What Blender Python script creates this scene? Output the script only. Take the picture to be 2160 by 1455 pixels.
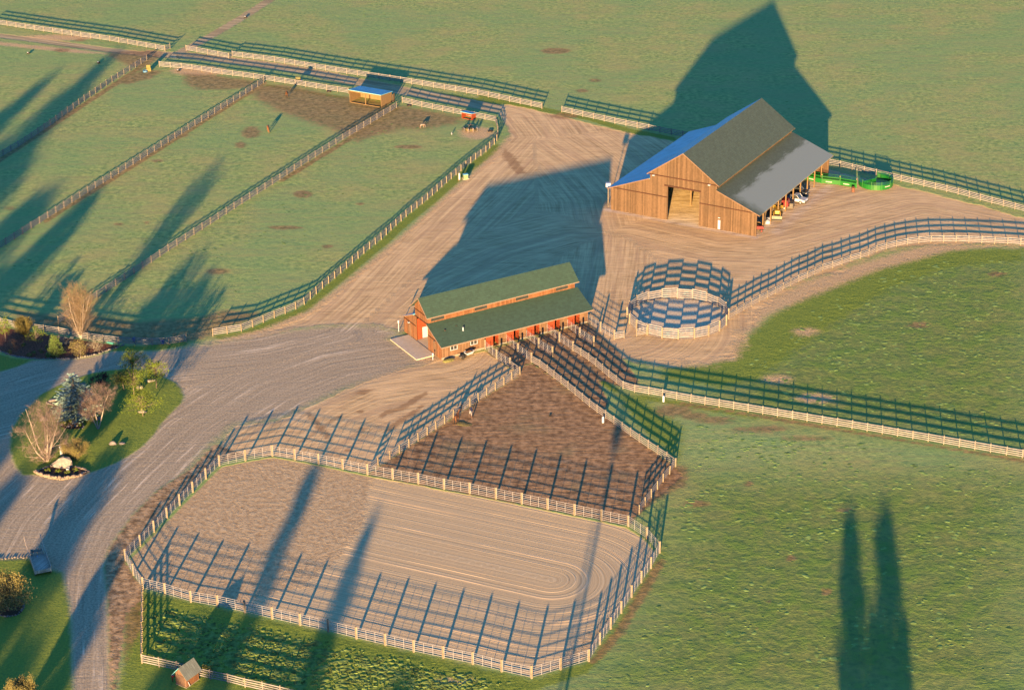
import bpy, bmesh, math, random
import numpy as np
from mathutils import Vector, Matrix

for o in list(bpy.data.objects): bpy.data.objects.remove(o)
SC = bpy.context.scene
COL = SC.collection
# ------------------------------------------------------------------ camera
FOC, PITCH, ROLL, CH = 4369.5, 24.849, -0.7717, 151.565     # focal length in px of a 2160 px wide picture
PW, PH = 2160., 1455.
_p, _r = math.radians(PITCH), math.radians(ROLL)
FW = np.array([0, math.cos(_p), -math.sin(_p)])
_rt = np.array([1., 0, 0]); _up = np.cross(_rt, FW)
RT = _rt*math.cos(_r) + _up*math.sin(_r)
UP = _up*math.cos(_r) - _rt*math.sin(_r)
cam = bpy.data.cameras.new("camera"); co = bpy.data.objects.new("camera", cam); COL.objects.link(co)
cam.sensor_fit = 'HORIZONTAL'; cam.sensor_width = 36; cam.lens = FOC/PW*36
cam.clip_start = 1; cam.clip_end = 9000
M = Matrix((RT, UP, -FW)).transposed().to_4x4(); M.translation = (0, 0, CH); co.matrix_world = M
SC.camera = co
# ------------------------------------------------------------------ light
SUN_AZ, SUN_EL = 8.2, 6.4      # shadows fall 8 degrees right of the view; low evening sun behind the viewer
w = bpy.data.worlds.new("World"); SC.world = w; w.use_nodes = True
nt = w.node_tree; bg = nt.nodes['Background']
sky = nt.nodes.new('ShaderNodeTexSky'); sky.sky_type = 'NISHITA'; sky.sun_disc = False
sky.sun_elevation = math.radians(SUN_EL); sky.sun_rotation = math.radians(180+SUN_AZ)
sky.air_density = 1.6; sky.dust_density = 0.1; sky.ozone_density = 6.0
tint = nt.nodes.new('ShaderNodeMix'); tint.data_type = 'RGBA'; tint.blend_type = 'MULTIPLY'; tint.inputs[0].default_value = 1
tint.inputs[7].default_value = (.83, .90, .95, 1); nt.links.new(sky.outputs[0], tint.inputs[6]); nt.links.new(tint.outputs[2], bg.inputs[0]); bg.inputs[1].default_value = 0.09
sl = bpy.data.lights.new("sun", 'SUN'); sl.energy = 5.0; sl.angle = math.radians(0.6); sl.color = (1, 0.58, 0.22)
so = bpy.data.objects.new("sun", sl); COL.objects.link(so)
_a, _e = math.radians(SUN_AZ), math.radians(SUN_EL)
sundir = Vector((math.sin(_a)*math.cos(_e), math.cos(_a)*math.cos(_e), -math.sin(_e)))
so.rotation_euler = sundir.to_track_quat('-Z', 'Y').to_euler(); so.location = (0, 0, 300)
SC.view_settings.view_transform = 'Standard'; SC.view_settings.look = 'None'
SC.view_settings.exposure = 2.9; SC.view_settings.gamma = 1
SC.cycles.max_bounces = 5; SC.cycles.diffuse_bounces = 2; SC.cycles.transparent_max_bounces = 8

# ------------------------------------------------------------------ helpers
def G(x, y, h=0.):
    """point of the ground (or of height h) that stands at this place of the survey picture"""
    d = (x-PW/2)/FOC*RT - (y-PH/2)/FOC*UP + FW
    t = (h-CH)/d[2]
    return Vector((d[0]*t, d[1]*t, h))
def hgt(bx, by, tx, ty):
    """height of an upright thing seen from base to top"""
    b = G(bx, by); d = (tx-PW/2)/FOC*RT - (ty-PH/2)/FOC*UP + FW
    return CH + d[2]*(b.y/d[1])
def tag(o, label=None, cat=None, group=None, kind=None):
    if label: o['label'] = label
    if cat: o['category'] = cat
    if group: o['group'] = group
    if kind: o['kind'] = kind
    return o
def empty(name, loc=(0, 0, 0), rz=0., label=None, cat=None, group=None):
    o = bpy.data.objects.new(name, None); COL.objects.link(o); o.location = loc; o.rotation_euler = (0, 0, rz)
    o.empty_display_size = 0.5
    return tag(o, label, cat, group)
class MB:
    def __init__(s): s.v = []; s.f = []
    def add(s, vs, fs):
        n = len(s.v); s.v += [tuple(v) for v in vs]; s.f += [tuple(i+n for i in f) for f in fs]; return s
    def box(s, x0, x1, y0, y1, z0, z1):
        v = [(x, y, z) for z in (z0, z1) for y in (y0, y1) for x in (x0, x1)]
        return s.add(v, [(0,2,3,1),(4,5,7,6),(0,1,5,4),(2,6,7,3),(0,4,6,2),(1,3,7,5)])
    def beam(s, a, b, w, h, up=(0, 0, 1)):
        """rectangular bar from a to b, w wide sideways, h high"""
        a, b = Vector(a), Vector(b); d = (b-a).normalized(); up = Vector(up)
        if abs(d.dot(up)) > .999: up = Vector((0, 1, 0))
        r = d.cross(up).normalized()*(w/2); u = r.cross(d).normalized()*(h/2)
        v = [p+x*r+y*u for p in (a, b) for x, y in ((-1,-1),(1,-1),(1,1),(-1,1))]
        return s.add(v, [(3,2,1,0),(4,5,6,7),(0,1,5,4),(1,2,6,5),(2,3,7,6),(3,0,4,7)])
    def tube(s, a, b, r0, r1=None, n=8, cap=True):
        a, b = Vector(a), Vector(b); r1 = r0 if r1 is None else r1
        d = (b-a)
        if d.length < 1e-6: return s
        d.normalize(); x = d.orthogonal().normalized(); y = d.cross(x)
        v = [p+(x*math.cos(t)+y*math.sin(t))*r for p, r in ((a, r0), (b, r1)) for t in [2*math.pi*i/n for i in range(n)]]
        f = [(i, (i+1) % n, n+(i+1) % n, n+i) for i in range(n)]
        if cap: f += [tuple(range(n-1, -1, -1)), tuple(range(n, 2*n))]
        return s.add(v, f)
    def prism(s, pts, axis, c0, c1):
        """2D outline extruded along an axis; pts (p,q) are the two other axes in x,y,z order"""
        def mk(p, q, c): return {'x': (c, p, q), 'y': (p, c, q), 'z': (p, q, c)}[axis]
        n = len(pts); v = [mk(p, q, c0) for p, q in pts]+[mk(p, q, c1) for p, q in pts]
        return s.add(v, [(i, (i+1) % n, n+(i+1) % n, n+i) for i in range(n)]+[tuple(range(n-1, -1, -1)), tuple(range(n, 2*n))])
    def blob(s, c, r, seed=0, rough=.25, n=2, flat=1.):
        rnd = random.Random(seed); bm = bmesh.new(); bmesh.ops.create_icosphere(bm, subdivisions=n, radius=1)
        ph = [Vector((rnd.gauss(0, 1), rnd.gauss(0, 1), rnd.gauss(0, 1))).normalized() for _ in range(7)]
        rr = (r, r, r) if not hasattr(r, '__len__') else r
        for v in bm.verts:
            k = 1+rough*sum(math.sin(3*v.co.dot(p)+i*1.7) for i, p in enumerate(ph))/3
            v.co = Vector((v.co.x*k*rr[0], v.co.y*k*rr[1], v.co.z*k*rr[2]*flat))
        bm.verts.index_update(); s.add([v.co+Vector(c) for v in bm.verts], [[q.index for q in f.verts] for f in bm.faces]); bm.free(); return s
    def mesh(s, name, m, smooth=False, recalc=True):
        me = bpy.data.meshes.new(name); me.from_pydata(s.v, [], s.f); me.materials.append(m)
        if recalc:
            bm = bmesh.new(); bm.from_mesh(me); bmesh.ops.recalc_face_normals(bm, faces=bm.faces); bm.to_mesh(me); bm.free()
        if smooth: me.polygons.foreach_set('use_smooth', [True]*len(me.polygons))
        return me
    def build(s, name, m, parent=None, loc=(0, 0, 0), rz=0., smooth=False, bevel=0, recalc=True):
        o = bpy.data.objects.new(name, s.mesh(name, m, smooth, recalc)); COL.objects.link(o)
        o.parent = parent; o.location = loc; o.rotation_euler = (0, 0, rz)
        if bevel:
            b = o.modifiers.new('bevel', 'BEVEL'); b.width = bevel; b.segments = 2; b.limit_method = 'ANGLE'
        return o
def inst(name, me, parent=None, loc=(0, 0, 0), rz=0., sc=1.):
    o = bpy.data.objects.new(name, me); COL.objects.link(o); o.parent = parent; o.location = loc
    o.rotation_euler = (0, 0, rz); o.scale = (sc,)*3 if not hasattr(sc, '__len__') else sc
    return o
def copy_tree(o, parent=None):
    c = o.copy(); COL.objects.link(c); c.parent = parent
    for ch in o.children: copy_tree(ch, c)
    return c
# ------------------------------------------------------------------ node helper
class NG:
    def __init__(s, name, rough=.85, spec=.2):
        s.m = bpy.data.materials.new(name); s.m.use_nodes = True; s.t = s.m.node_tree
        s.b = s.t.nodes['Principled BSDF']; s.b.inputs['Roughness'].default_value = rough
        s.b.inputs['Specular IOR Level'].default_value = spec
    def n(s, ty, **kw):
        x = s.t.nodes.new('ShaderNode'+ty)
        for k, v in kw.items(): setattr(x, k, v)
        return x
    def put(s, sock, v):
        if isinstance(v, bpy.types.NodeSocket): s.t.links.new(v, sock)
        elif v is not None: sock.default_value = (tuple(v)+(1,))[:len(sock.default_value)] if hasattr(v, '__len__') else v
    def math(s, op, a, b=None, c=None, clamp=False):
        x = s.n('Math', operation=op, use_clamp=clamp); s.put(x.inputs[0], a); s.put(x.inputs[1], b); s.put(x.inputs[2], c); return x.outputs[0]
    def mix(s, f, a, b, mode='MIX'):
        x = s.n('Mix', data_type='RGBA', blend_type=mode); s.put(x.inputs[0], f); s.put(x.inputs[6], a); s.put(x.inputs[7], b); return x.outputs[2]
    def mixf(s, f, a, b):
        x = s.n('Mix', data_type='FLOAT'); s.put(x.inputs[0], f); s.put(x.inputs[2], a); s.put(x.inputs[3], b); return x.outputs[0]
    def attr(s, name, vec=False):
        x = s.n('Attribute', attribute_name=name); return x.outputs[1 if vec else 2]
    def coord(s, which='Object'): return s.n('TexCoord').outputs[which]
    def pos(s): return s.n('NewGeometry').outputs['Position']
    def xyz(s, v):
        x = s.n('SeparateXYZ'); s.put(x.inputs[0], v); return x.outputs
    def vec(s, a, b, c=0.):
        x = s.n('CombineXYZ'); s.put(x.inputs[0], a); s.put(x.inputs[1], b); s.put(x.inputs[2], c); return x.outputs[0]
    def scale(s, v, sc):
        x = s.n('Mapping'); s.put(x.inputs[0], v); x.inputs['Scale'].default_value = sc; return x.outputs[0]
    def rot(s, v, ang, sc=(1, 1, 1)):
        x = s.n('Mapping'); s.put(x.inputs[0], v); x.inputs['Rotation'].default_value = (0, 0, ang); x.inputs['Scale'].default_value = sc; return x.outputs[0]
    def noise(s, v, sc, det=3, ro=.55, dist=0.):
        x = s.n('TexNoise'); s.put(x.inputs['Vector'], v); x.inputs['Scale'].default_value = sc; x.inputs['Detail'].default_value = det
        x.inputs['Roughness'].default_value = ro; x.inputs['Distortion'].default_value = dist; return x.outputs[0]
    def white(s, v):
        x = s.n('TexWhiteNoise', noise_dimensions='1D'); s.put(x.inputs['W'], v); return x.outputs[0]
    def vor(s, v, sc, out=0, feat='F1'):
        x = s.n('TexVoronoi', feature=feat); s.put(x.inputs['Vector'], v); x.inputs['Scale'].default_value = sc; return x.outputs[out]
    def rng(s, v, a, b, c=0., d=1., smooth=True):
        x = s.n('MapRange', interpolation_type='SMOOTHSTEP' if smooth else 'LINEAR'); s.put(x.inputs[0], v)
        for i, q in enumerate((a, b, c, d)): s.put(x.inputs[i+1], q)
        return x.outputs[0]
    def bump(s, h, dist, strength=1.):
        x = s.n('Bump'); s.put(x.inputs['Height'], h); x.inputs['Distance'].default_value = dist; x.inputs['Strength'].default_value = strength
        s.t.links.new(x.outputs[0], s.b.inputs['Normal'])
    def col(s, c): s.put(s.b.inputs['Base Color'], c); return s
def plain(name, c, rough=.7, spec=.3, var=.15, sc=3., metal=0., bump=0.):
    g = NG(name, rough, spec); v = g.coord()
    k = g.noise(v, sc, 4)
    lo = tuple(x*(1-var) for x in c); hi = tuple(min(1, x*(1+var)) for x in c)
    g.col(g.mix(g.rng(k, .3, .7), lo, hi)); g.b.inputs['Metallic'].default_value = metal
    if bump: g.bump(k, bump)
    return g.m
def boards(name, c, wd=.25, var=.35, lo=.55, groove=.08, dirty=.3, rough=.85):
    g = NG(name, rough, .15); x, y, z = g.xyz(g.coord()); mot = g.noise(g.coord(), 2.2, 5, .75)
    t = g.math('DIVIDE', g.math('ADD', x, y), wd); fl = g.math('FLOOR', t); fr = g.math('FRACT', t)
    r = g.white(fl)
    st = g.noise(g.vec(g.math('MULTIPLY', t, 3.), g.math('ADD', g.math('MULTIPLY', z, .35), g.math('MULTIPLY', r, 20.))), 1.5, 4, .7)
    big = g.noise(g.coord(), .35, 3)
    k = g.math('ADD', g.math('ADD', g.math('MULTIPLY', r, .3), g.math('MULTIPLY', st, .4)), g.math('MULTIPLY', mot, .5))
    cc = g.mix(g.rng(k, .2, .95), tuple(q*lo for q in c), tuple(q*(1+var) for q in c))
    cc = g.mix(g.math('MULTIPLY', g.rng(big, .45, .7), dirty), cc, (c[0]*.55, c[0]*.42, c[0]*.33))
    gr = g.math('ADD', g.rng(fr, 0, groove, 1, 0), g.rng(fr, 1-groove, 1, 0, 1), clamp=True)
    cc = g.mix(g.math('MULTIPLY', gr, .75), cc, tuple(q*.18 for q in c)); g.col(cc)
    g.bump(g.math('SUBTRACT', g.math('MULTIPLY', st, .3), gr), .02)
    return g.m
# ------------------------------------------------------------------ materials
M_fence = plain('fence_wood', (.112, .118, .15), .8, .2, .22, 1.7)
M_post = plain('post_wood', (.125, .115, .10), .85, .15, .2, 2.)
M_pipe = plain('galvanised_pipe', (.15, .165, .22), .5, .4, .12, 2.)
M_white = plain('white_paint', (.2, .24, .34), .6, .3, .05)
M_red = plain('red_paint', (.13, .026, .012), .7, .25, .12, 2.)
M_black = plain('black_rubber', (.015, .015, .017), .7, .3)
M_dark = plain('dark_steel', (.05, .05, .055), .5, .4)
M_green = plain('green_enamel', (.004, .075, .012), .35, .5, .1, 1.)
M_yellow = plain('yellow_enamel', (.14, .10, .02), .4, .45, .1, 2.)
M_redp = plain('red_enamel', (.10, .008, .015), .35, .5, .08, 2.)
M_glass = plain('dark_glass', (.02, .025, .03), .08, .6, .1)
M_conc = plain('concrete', (.34, .31, .27), .85, .2, .08, 1.2)
M_straw = plain('straw', (.11, .10, .045), .9, .1, .35, 9., bump=.05)
M_rock = plain('pale_rock', (.115, .115, .13), .85, .2, .25, 2.5, bump=.05)
M_rock2 = plain('warm_rock', (.14, .12, .11), .85, .2, .3, 3.5, bump=.05)
M_trimdk = boards('brown_trim', (.028, .014, .012), 5., .1, .85, 0.)
M_lightwood = boards('fresh_wood', (.12, .085, .05), .18, .15, .75, .06, .05)
M_barn = boards('barn_boards', (.07, .048, .035), .27, .35, .42, .09, .35)
M_stab = boards('stable_boards', (.105, .052, .031), .3, .4, .5, .07, .25)
M_stabgrey = boards('weathered_boards', (.10, .064, .046), .3, .35, .5, .07, .4)
def shingle(name, c, frost=False):
    g = NG(name, .8, .35); v = g.coord(); x, y, z = g.xyz(v)
    n1 = g.noise(v, 6., 3, .8); n2 = g.noise(v, .5, 3)
    row = g.math('FRACT', g.math('MULTIPLY', y, 3.)); tab = g.white(g.math('ADD', g.math('FLOOR', g.math('MULTIPLY', y, 3.)), g.math('MULTIPLY', g.math('FLOOR', g.math('MULTIPLY', x, 1.7)), 17.3)))
    k = g.math('ADD', g.math('MULTIPLY', n1, .85), g.math('MULTIPLY', tab, .2))
    cc = g.mix(g.rng(k, .2, .85), tuple(q*.7 for q in c), tuple(q*1.3 for q in c))
    cc = g.mix(g.math('MULTIPLY', g.rng(n2, .4, .7), .2), cc, (c[0]*1.2, c[1]*1.03, c[2]*1.0))
    cc = g.mix(g.math('MULTIPLY', g.rng(row, .8, 1.), .35), cc, tuple(q*.5 for q in c))
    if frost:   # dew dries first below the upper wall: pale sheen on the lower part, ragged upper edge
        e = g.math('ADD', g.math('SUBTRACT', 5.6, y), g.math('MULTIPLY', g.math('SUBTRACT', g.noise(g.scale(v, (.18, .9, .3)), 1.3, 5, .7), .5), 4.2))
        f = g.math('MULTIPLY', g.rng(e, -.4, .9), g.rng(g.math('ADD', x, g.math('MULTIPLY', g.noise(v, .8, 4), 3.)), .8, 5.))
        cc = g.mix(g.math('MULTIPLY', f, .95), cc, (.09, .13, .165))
    g.col(cc); g.bump(g.math('ADD', n1, g.math('MULTIPLY', row, .5)), .012)
    return g.m
M_roofg = shingle('green_shingles', (.014, .038, .034))
M_roofb = shingle('slate_green_shingles', (.027, .048, .047))
M_rooff = shingle('dewy_shingles', (.028, .047, .045), True)
M_hut = shingle('grey_shingles', (.07, .09, .1))
M_skyfrost = plain('skylit_frosted_shingles', (.09, .29, .42), .6, .4, .12, .5)  # frost, with the blue light of the sky put into its colour

# ------------------------------------------------------------------ the ground
def P(*a): return [tuple(a[i:i+2]) for i in range(0, len(a), 2)]
def W2(pts): return np.array([G(x, y)[:2] for x, y in pts])
F5b = P(1046,258,1050,272,1050,290,1046.7,302.7,1035,311.7,1024,322.7,1001.7,338.3,978,357,955,375.7,930.7,396.7,906.7,418.3,881.7,438,857,458,830,481.7,804,506.7,776.7,528,749,551.7,721,575.7,694,598,666,621.7,637.7,647,612.7,658,588,667.7,562.7,677.7,537,689,512,699,481.7,704,449,709)
ARENA = P(301.5,1241,281.7,1212.7,265,1181.7,295.7,1151,325,1121.7,352.3,1093.3,379,1065.7,406.7,1038.3,434.3,1010,462.7,982.7,517.7,971.7,574.5,961.5,622,969.5,672,979,723,989.5,775,1001,828.3,1010.7,882.3,1020,936.7,1031.7,990.7,1040.7,1046,1051.7,1100.7,1062.7,1155,1074,1211.7,1086,1268.3,1097.7,1325,1110,1364.3,1135.7,1391,1165.7,1372.7,1198.3,1352.3,1228.3,1331.7,1259.3,1310,1292.7,1287.7,1326,1265,1358.3,1241.7,1394,1182.7,1411.7,1121,1430,1058.3,1416,997.3,1400,935,1387.3,872.7,1374.3,812.7,1360.7,751.7,1346.7,692.7,1331.7,633.3,1318.3,574.3,1305,517,1291.7,459.3,1279.3,402.7,1269.3,348.3,1253.3)
G4 = P(1535.9,673,1551,665,1565.7,656.7,1579.7,648.3,1595,640,1612.3,631.7,1629,623.3,1645.7,614.3,1663.3,605,1681.3,595.7,1700,588.3,1718.3,579,1737.3,570,1756.3,565,1774.7,559,1793.3,551.7,1812.3,546.7,1831.3,539.3,1850.3,530.7,1870,525.7,1888.3,521,1910,516.7,1931,514,1953.3,511.7,1976,510.7,2000,510.7,2024.3,510.7,2048.3,511.7,2073.3,512.7,2099,514,2125,515,2152,516.7,2180,519)
ISLAND = P(28,973,20,945,24,905,45,872,72,848,86,831,120,814,151,801,189,788,229,781,269,777,299,779,319,783,349,796,369,806,383,820,388,836,383,850,365,867,339,895,323,919,299,943,269,963,239,979,199,994,185,998,130,1012,76,1000,50,1003,34,987)
MULCH = P(-60,680,-20,684,37,696,121,708,181,719,235,727,258,729,240,735,195,750,150,757,75,757,30,752,0,741,-60,730)
LAWN = P(-60,1182,0,1180,60,1177,100,1200,132,1206,137,1230,145,1270,150,1303,152,1370,154,1455,156,1600,-100,1600)
LAWN2 = P(-60,745,0,747,30,756,72,759,33,775,0,784,-60,795)
GRAVEL = P(-60,795,0,784,33,775,72,759,150,758,195,752,240,741,265,742,330,741,370,736,400,730,440,722,520,708,600,695,700,684,800,684,842,700,822,715,885,757,905,768,857,778,803,795,753,813,713,830,667,852,610,880,560,893,500,897,455,935,400,990,333,1033,283,1083,253,1123,230,1157,220,1197,227,1253,230,1320,231,1387,234,1455,238,1600,156,1600,154,1455,152,1370,150,1303,145,1270,137,1230,132,1206,100,1200,60,1177,0,1180,-60,1182)
VERGEB = P(455,935,520,960,575,952,462,975,434,1002,379,1057,325,1113,262,1180,300,1240,302,1262,268,1290,262,1330,255,1380,248,1455,245,1600,236,1600,233,1455,230,1387,229,1320,226,1253,220,1197,230,1157,253,1123,283,1083,333,1033,400,990)
YARD = P(440,724,500,712,560,697,610,684,660,660,700,630,740,595,800,549,850,504,900,458,960,407,1000,370,1040,340,1062,318,1078,295,1072,268,1052,242,1060,222,1073,221,1133,234,1187,247,1287,273,1387,292,1480,312,1600,335,1745,358,1800,371,1900,393,1960,408,2066,434,2160,462,2260,482,2260,540,2160,520,2100,517,2000,514,1930,519,1870,530,1800,556,1740,578,1690,600,1650,622,1600,652,1585,690,1560,705,1550,750,1500,772,1450,764,1400,772,1340,762,1300,748,1275,722,1262,702,1240,682,1200,640,1000,640,900,690,842,700,800,684,700,684,600,695,520,708)
DIRT2 = P(857,778,905,768,940,757,1023,741,1050,760,1080,781,1097,793,1020,838,940,892,820,970,775,999,672,977,575,960,520,962,455,978,440,960,500,897,560,893,610,880,667,852,713,830,753,813,803,795)
PADDOCK = P(1097,793,1085,780,1120,765,1200,820,1300,893,1425,984,1440,1005,1350,1083,1325,1108,775,1000,822,969,940,892,1020,838)
PENS = P(1023,741,1238,680,1262,702,1300,735,1320,765,1345,800,1350,828,1300,812,1262,800,1285,850,1270,873,1200,820,1120,765,1085,780,1050,760)
TRACK = [P(1060,232,1000,220,920,204,860,194,800,181,740,171,700,161,640,149,560,137,480,127,400,118,350,116,300,112), P(-60,66,0,76,60,83,140,94,220,105,300,114), P(585,-10,520,32,470,62,430,85,400,100,372,116)]
PENC, PENR = G(1080,727), 9.03
PENC = Vector((29.66, 337.68, 0))
SEG = W2(P(545,1085, 1165,1222))
def sd_poly(X, poly):
    d = np.full(len(X), 1e9); ins = np.zeros(len(X), bool); n = len(poly); near = np.zeros_like(X)
    for i in range(n):
        a, b = poly[i], poly[(i+1) % n]; e = b-a; L = e@e
        if L < 1e-9: continue
        t = np.clip(((X-a)@e)/L, 0, 1); q = a+t[:, None]*e; dd = np.hypot(*(X-q).T)
        m = dd < d; d[m] = dd[m]; near[m] = q[m]
        c = (a[1] > X[:, 1]) != (b[1] > X[:, 1])
        with np.errstate(divide='ignore', invalid='ignore'):
            xx = (b[0]-a[0])*(X[:, 1]-a[1])/(b[1]-a[1])+a[0]
        ins ^= c & (X[:, 0] < xx)
    return np.where(ins, d, -d), near
def d_line(X, line):
    """signed distance, arclength along an open line"""
    d = np.full(len(X), 1e9); sg = np.ones(len(X)); v = np.zeros(len(X)); acc = 0.
    for i in range(len(line)-1):
        a, b = line[i], line[i+1]; e = b-a; L = np.hypot(*e); t = np.clip(((X-a)@e)/L**2, 0, 1); q = X-(a+t[:, None]*e)
        dd = np.hypot(*q.T); m = dd < d; d[m] = dd[m]; sg[m] = np.sign(e[0]*q[m, 1]-e[1]*q[m, 0]); v[m] = acc+t[m]*L; acc += L
    return d*np.where(sg == 0, 1, sg), v
X0, X1, Y0, Y1, ST = -170., 170., 190., 590., .85
nx, ny = int((X1-X0)/ST)+1, int((Y1-Y0)/ST)+1
gx, gy = np.meshgrid(np.linspace(X0, X1, nx), np.linspace(Y0, Y1, ny)); V = np.stack([gx.ravel(), gy.ravel()], 1)
REG = [('dirt_yard', W2(YARD)), ('dirt_lot', W2(DIRT2)), ('paddock_dirt', W2(PADDOCK)), ('pen_dirt', W2(PENS)), ('dirt_verge', W2(VERGEB)),
       ('gravel_drive', W2(GRAVEL)), ('lawn', W2(LAWN)), ('lawn', W2(LAWN2)), ('island_lawn', W2(ISLAND)), ('mulch_bed', W2(MULCH)), ('riding_arena', W2(ARENA))]
_t = np.linspace(0, 2*np.pi, 41)[:-1]
REG.append(('round_pen_sand', np.stack([PENC.x+PENR*np.cos(_t), PENC.y+PENR*np.sin(_t)], 1)))
def ribbon(line, hw):
    L = W2(line); T = np.gradient(L, axis=0); T /= np.hypot(*T.T)[:, None]; Nn = np.stack([-T[:, 1], T[:, 0]], 1)
    return np.concatenate([L+Nn*hw, (L-Nn*hw)[::-1]])
REG = [('dirt_track', ribbon(TRACK[0], 2.6)), ('dirt_track', ribbon(TRACK[1], 1.7)), ('dirt_path', ribbon(TRACK[2], 1.5))]+REG
moved = np.zeros(len(V), bool)
for nm, poly in REG[::-1]:
    lo, hi = poly.min(0)-2, poly.max(0)+2
    idx = np.where((V[:, 0] > lo[0]) & (V[:, 0] < hi[0]) & (V[:, 1] > lo[1]) & (V[:, 1] < hi[1]) & ~moved)[0]
    s, near = sd_poly(V[idx], poly); m = np.abs(s) < ST*.42
    V[idx[m]] = near[m]; moved[idx[m]] = True
ii, jj = np.meshgrid(np.arange(nx-1), np.arange(ny-1)); k = (jj*nx+ii).ravel()
quads = np.stack([k, k+1, k+1+nx, k+nx], 1); cen = V[quads].mean(1)
owner = np.full(len(quads), -1)
SDV = {}
for i, (nm, poly) in enumerate(REG):
    s, _ = sd_poly(V, poly); SDV[i] = s
    sc_, _ = sd_poly(cen, poly); owner[sc_ > 0] = i
byname = lambda nm: [i for i, r in enumerate(REG) if r[0] == nm]
def soft(s, wd): return np.clip(.5+s/(2*wd), 0, 1)
A = {}
_edge = soft(sd_poly(V, W2(P(1330,735,1560,640,1700,575,1850,520,2170,505,2170,560,1850,600,1650,720,1560,800,1300,800)))[0], 4.)
A['dirt'] = np.maximum(np.clip(.5+SDV[byname('dirt_yard')[0]]/(2*(1.6+4.5*_edge)), 0, 1), soft(SDV[byname('dirt_lot')[0]], 1.2))
A['track'] = np.maximum.reduce([soft(SDV[i], 1.3) for i in byname('dirt_track')+byname('dirt_path')])
_nr = np.clip((np.maximum(SDV[byname('dirt_yard')[0]], SDV[byname('dirt_lot')[0]])+7)/7, 0, 1)
A['gravel'] = np.clip(.5+SDV[byname('gravel_drive')[0]]/(2*(1.+4.*_nr)), 0, 1)
A['gravel'] *= 1-soft(SDV[byname('island_lawn')[0]], .5)
A['arena'] = soft(SDV[byname('riding_arena')[0]]-.5, .8)
A['pensand'] = soft(SDV[byname('round_pen_sand')[0]]-.2, .5)
A['mulch'] = soft(SDV[byname('mulch_bed')[0]], .5)
def patches(lst):
    r = np.zeros(len(V))
    for p in lst:
        if len(p) == 5:        # ellipse in the picture: x, y, rx, ry, softness
            x, y, rx, ry, wd = p; t = np.linspace(0, 2*np.pi, 13)[:-1]; q = W2([(x+rx*math.cos(a), y+ry*math.sin(a)) for a in t])
        else: q, wd = W2(p[0]), p[1]
        lo, hi = q.min(0)-wd-1, q.max(0)+wd+1
        ix = np.where((V[:, 0] > lo[0]) & (V[:, 0] < hi[0]) & (V[:, 1] > lo[1]) & (V[:, 1] < hi[1]))[0]
        s, _ = sd_poly(V[ix], q); r[ix] = np.maximum(r[ix], soft(s, wd))
    return r
STAIN = [(P(797,878,815,864,845,856,872,838,900,824,903,830,875,850,850,864,820,872,803,884), .7), (P(812,905,835,888,870,866,893,850,896,855,870,878,840,898,820,912), .7), (P(640,868,652,868,690,905,700,930,690,930,665,900), .8), (P(745,830,765,820,790,822,770,832), .8), (P(1050,300,1085,330,1110,365,1090,368,1060,330), 1.4), (735,950,8,4,.7), (716,880,8,4,.6), (762,905,7,4,.6), (760,868,9,4,.6)]
A['stain'] = patches(STAIN)
MUD = [(P(525,182,600,180,740,207,850,224,975,247,965,260,900,272,850,272,800,283,755,300,700,270,655,258,600,238,545,212), 4.5),
       (P(385,155,440,158,545,172,530,182,480,190,420,190,390,178), 3.5), (P(245,176,300,146,345,150,318,166,270,178), 2.5),
       (P(225,112,330,106,345,118,300,145,250,130), 3.), (P(20,650,120,668,200,665,300,680,420,668,480,655,560,660,520,676,460,700,400,722,300,724,180,712,60,690), 3.2),
       (P(1425,980,1450,985,1446,1025,1415,1035,1395,1050,1380,1045), 1.6), (1510,885,45,7,2.2), (1600,905,60,6,2.), (1700,925,60,5,1.6), (1190,245,30,6,2),
       (1420,866,40,12,2.5), (460,572,24,6,1.6), (530,279,20,13,2.), (508,306,12,7,1.5), (252,473,10,3,1.2), (310,470,6,3,1.2), (20,440,13,5,1.8), (333,340,12,3,1.2),
       (1472,1062,27,7,1.3), (1578,1020,10,6,1), (1783,1075,25,4,1), (1743,1247,13,8,1), (1668,1177,12,7,1), (1620,1267,7,4,.8), (1593,1325,5,4,.7), (2105,578,18,5,1.6), (1935,685,22,6,2),
       (1172,108,32,6,1.8), (1255,170,14,4,1.6), (1228,192,14,4,1.6), (130,107,16,4,2), (170,85,12,3,2), (1465,877,30,8,1.5), (600,480,40,4,1.), (640,410,20,8,1.3), (380,285,20,3,1.2), (860,310,30,4,1.2), (760,430,9,3,1.), (690,520,12,4,1.)]
MUD += [([(p[0]-2, p[1]-3), (q[0]-2, q[1]-3), (q[0]+3, q[1]+4), (p[0]+3, p[1]+4)], .7) for p, q in ((((-20), 350), (310, 133)), ((92, 468), (560, 173)), ((590, 383), (836, 232)), ((1440, 850), (2180, 975)))]
MUD += [(P(301,1262,262,1290,262,1400,300,1320), 1.5), (P(1241,1394,1300,1325,1392,1170,1405,1185,1310,1345,1255,1400), 1.)]
A['mud'] = patches(MUD)
A['pad'] = np.maximum(soft(SDV[byname('paddock_dirt')[0]], 1.2), soft(SDV[byname('pen_dirt')[0]], 1.0))
A['verge'] = soft(SDV[byname('dirt_verge')[0]], .9)
off = lambda pts, dx, dy: [(x+dx, y+dy) for x, y in pts]
f5 = F5b[3:]
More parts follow.
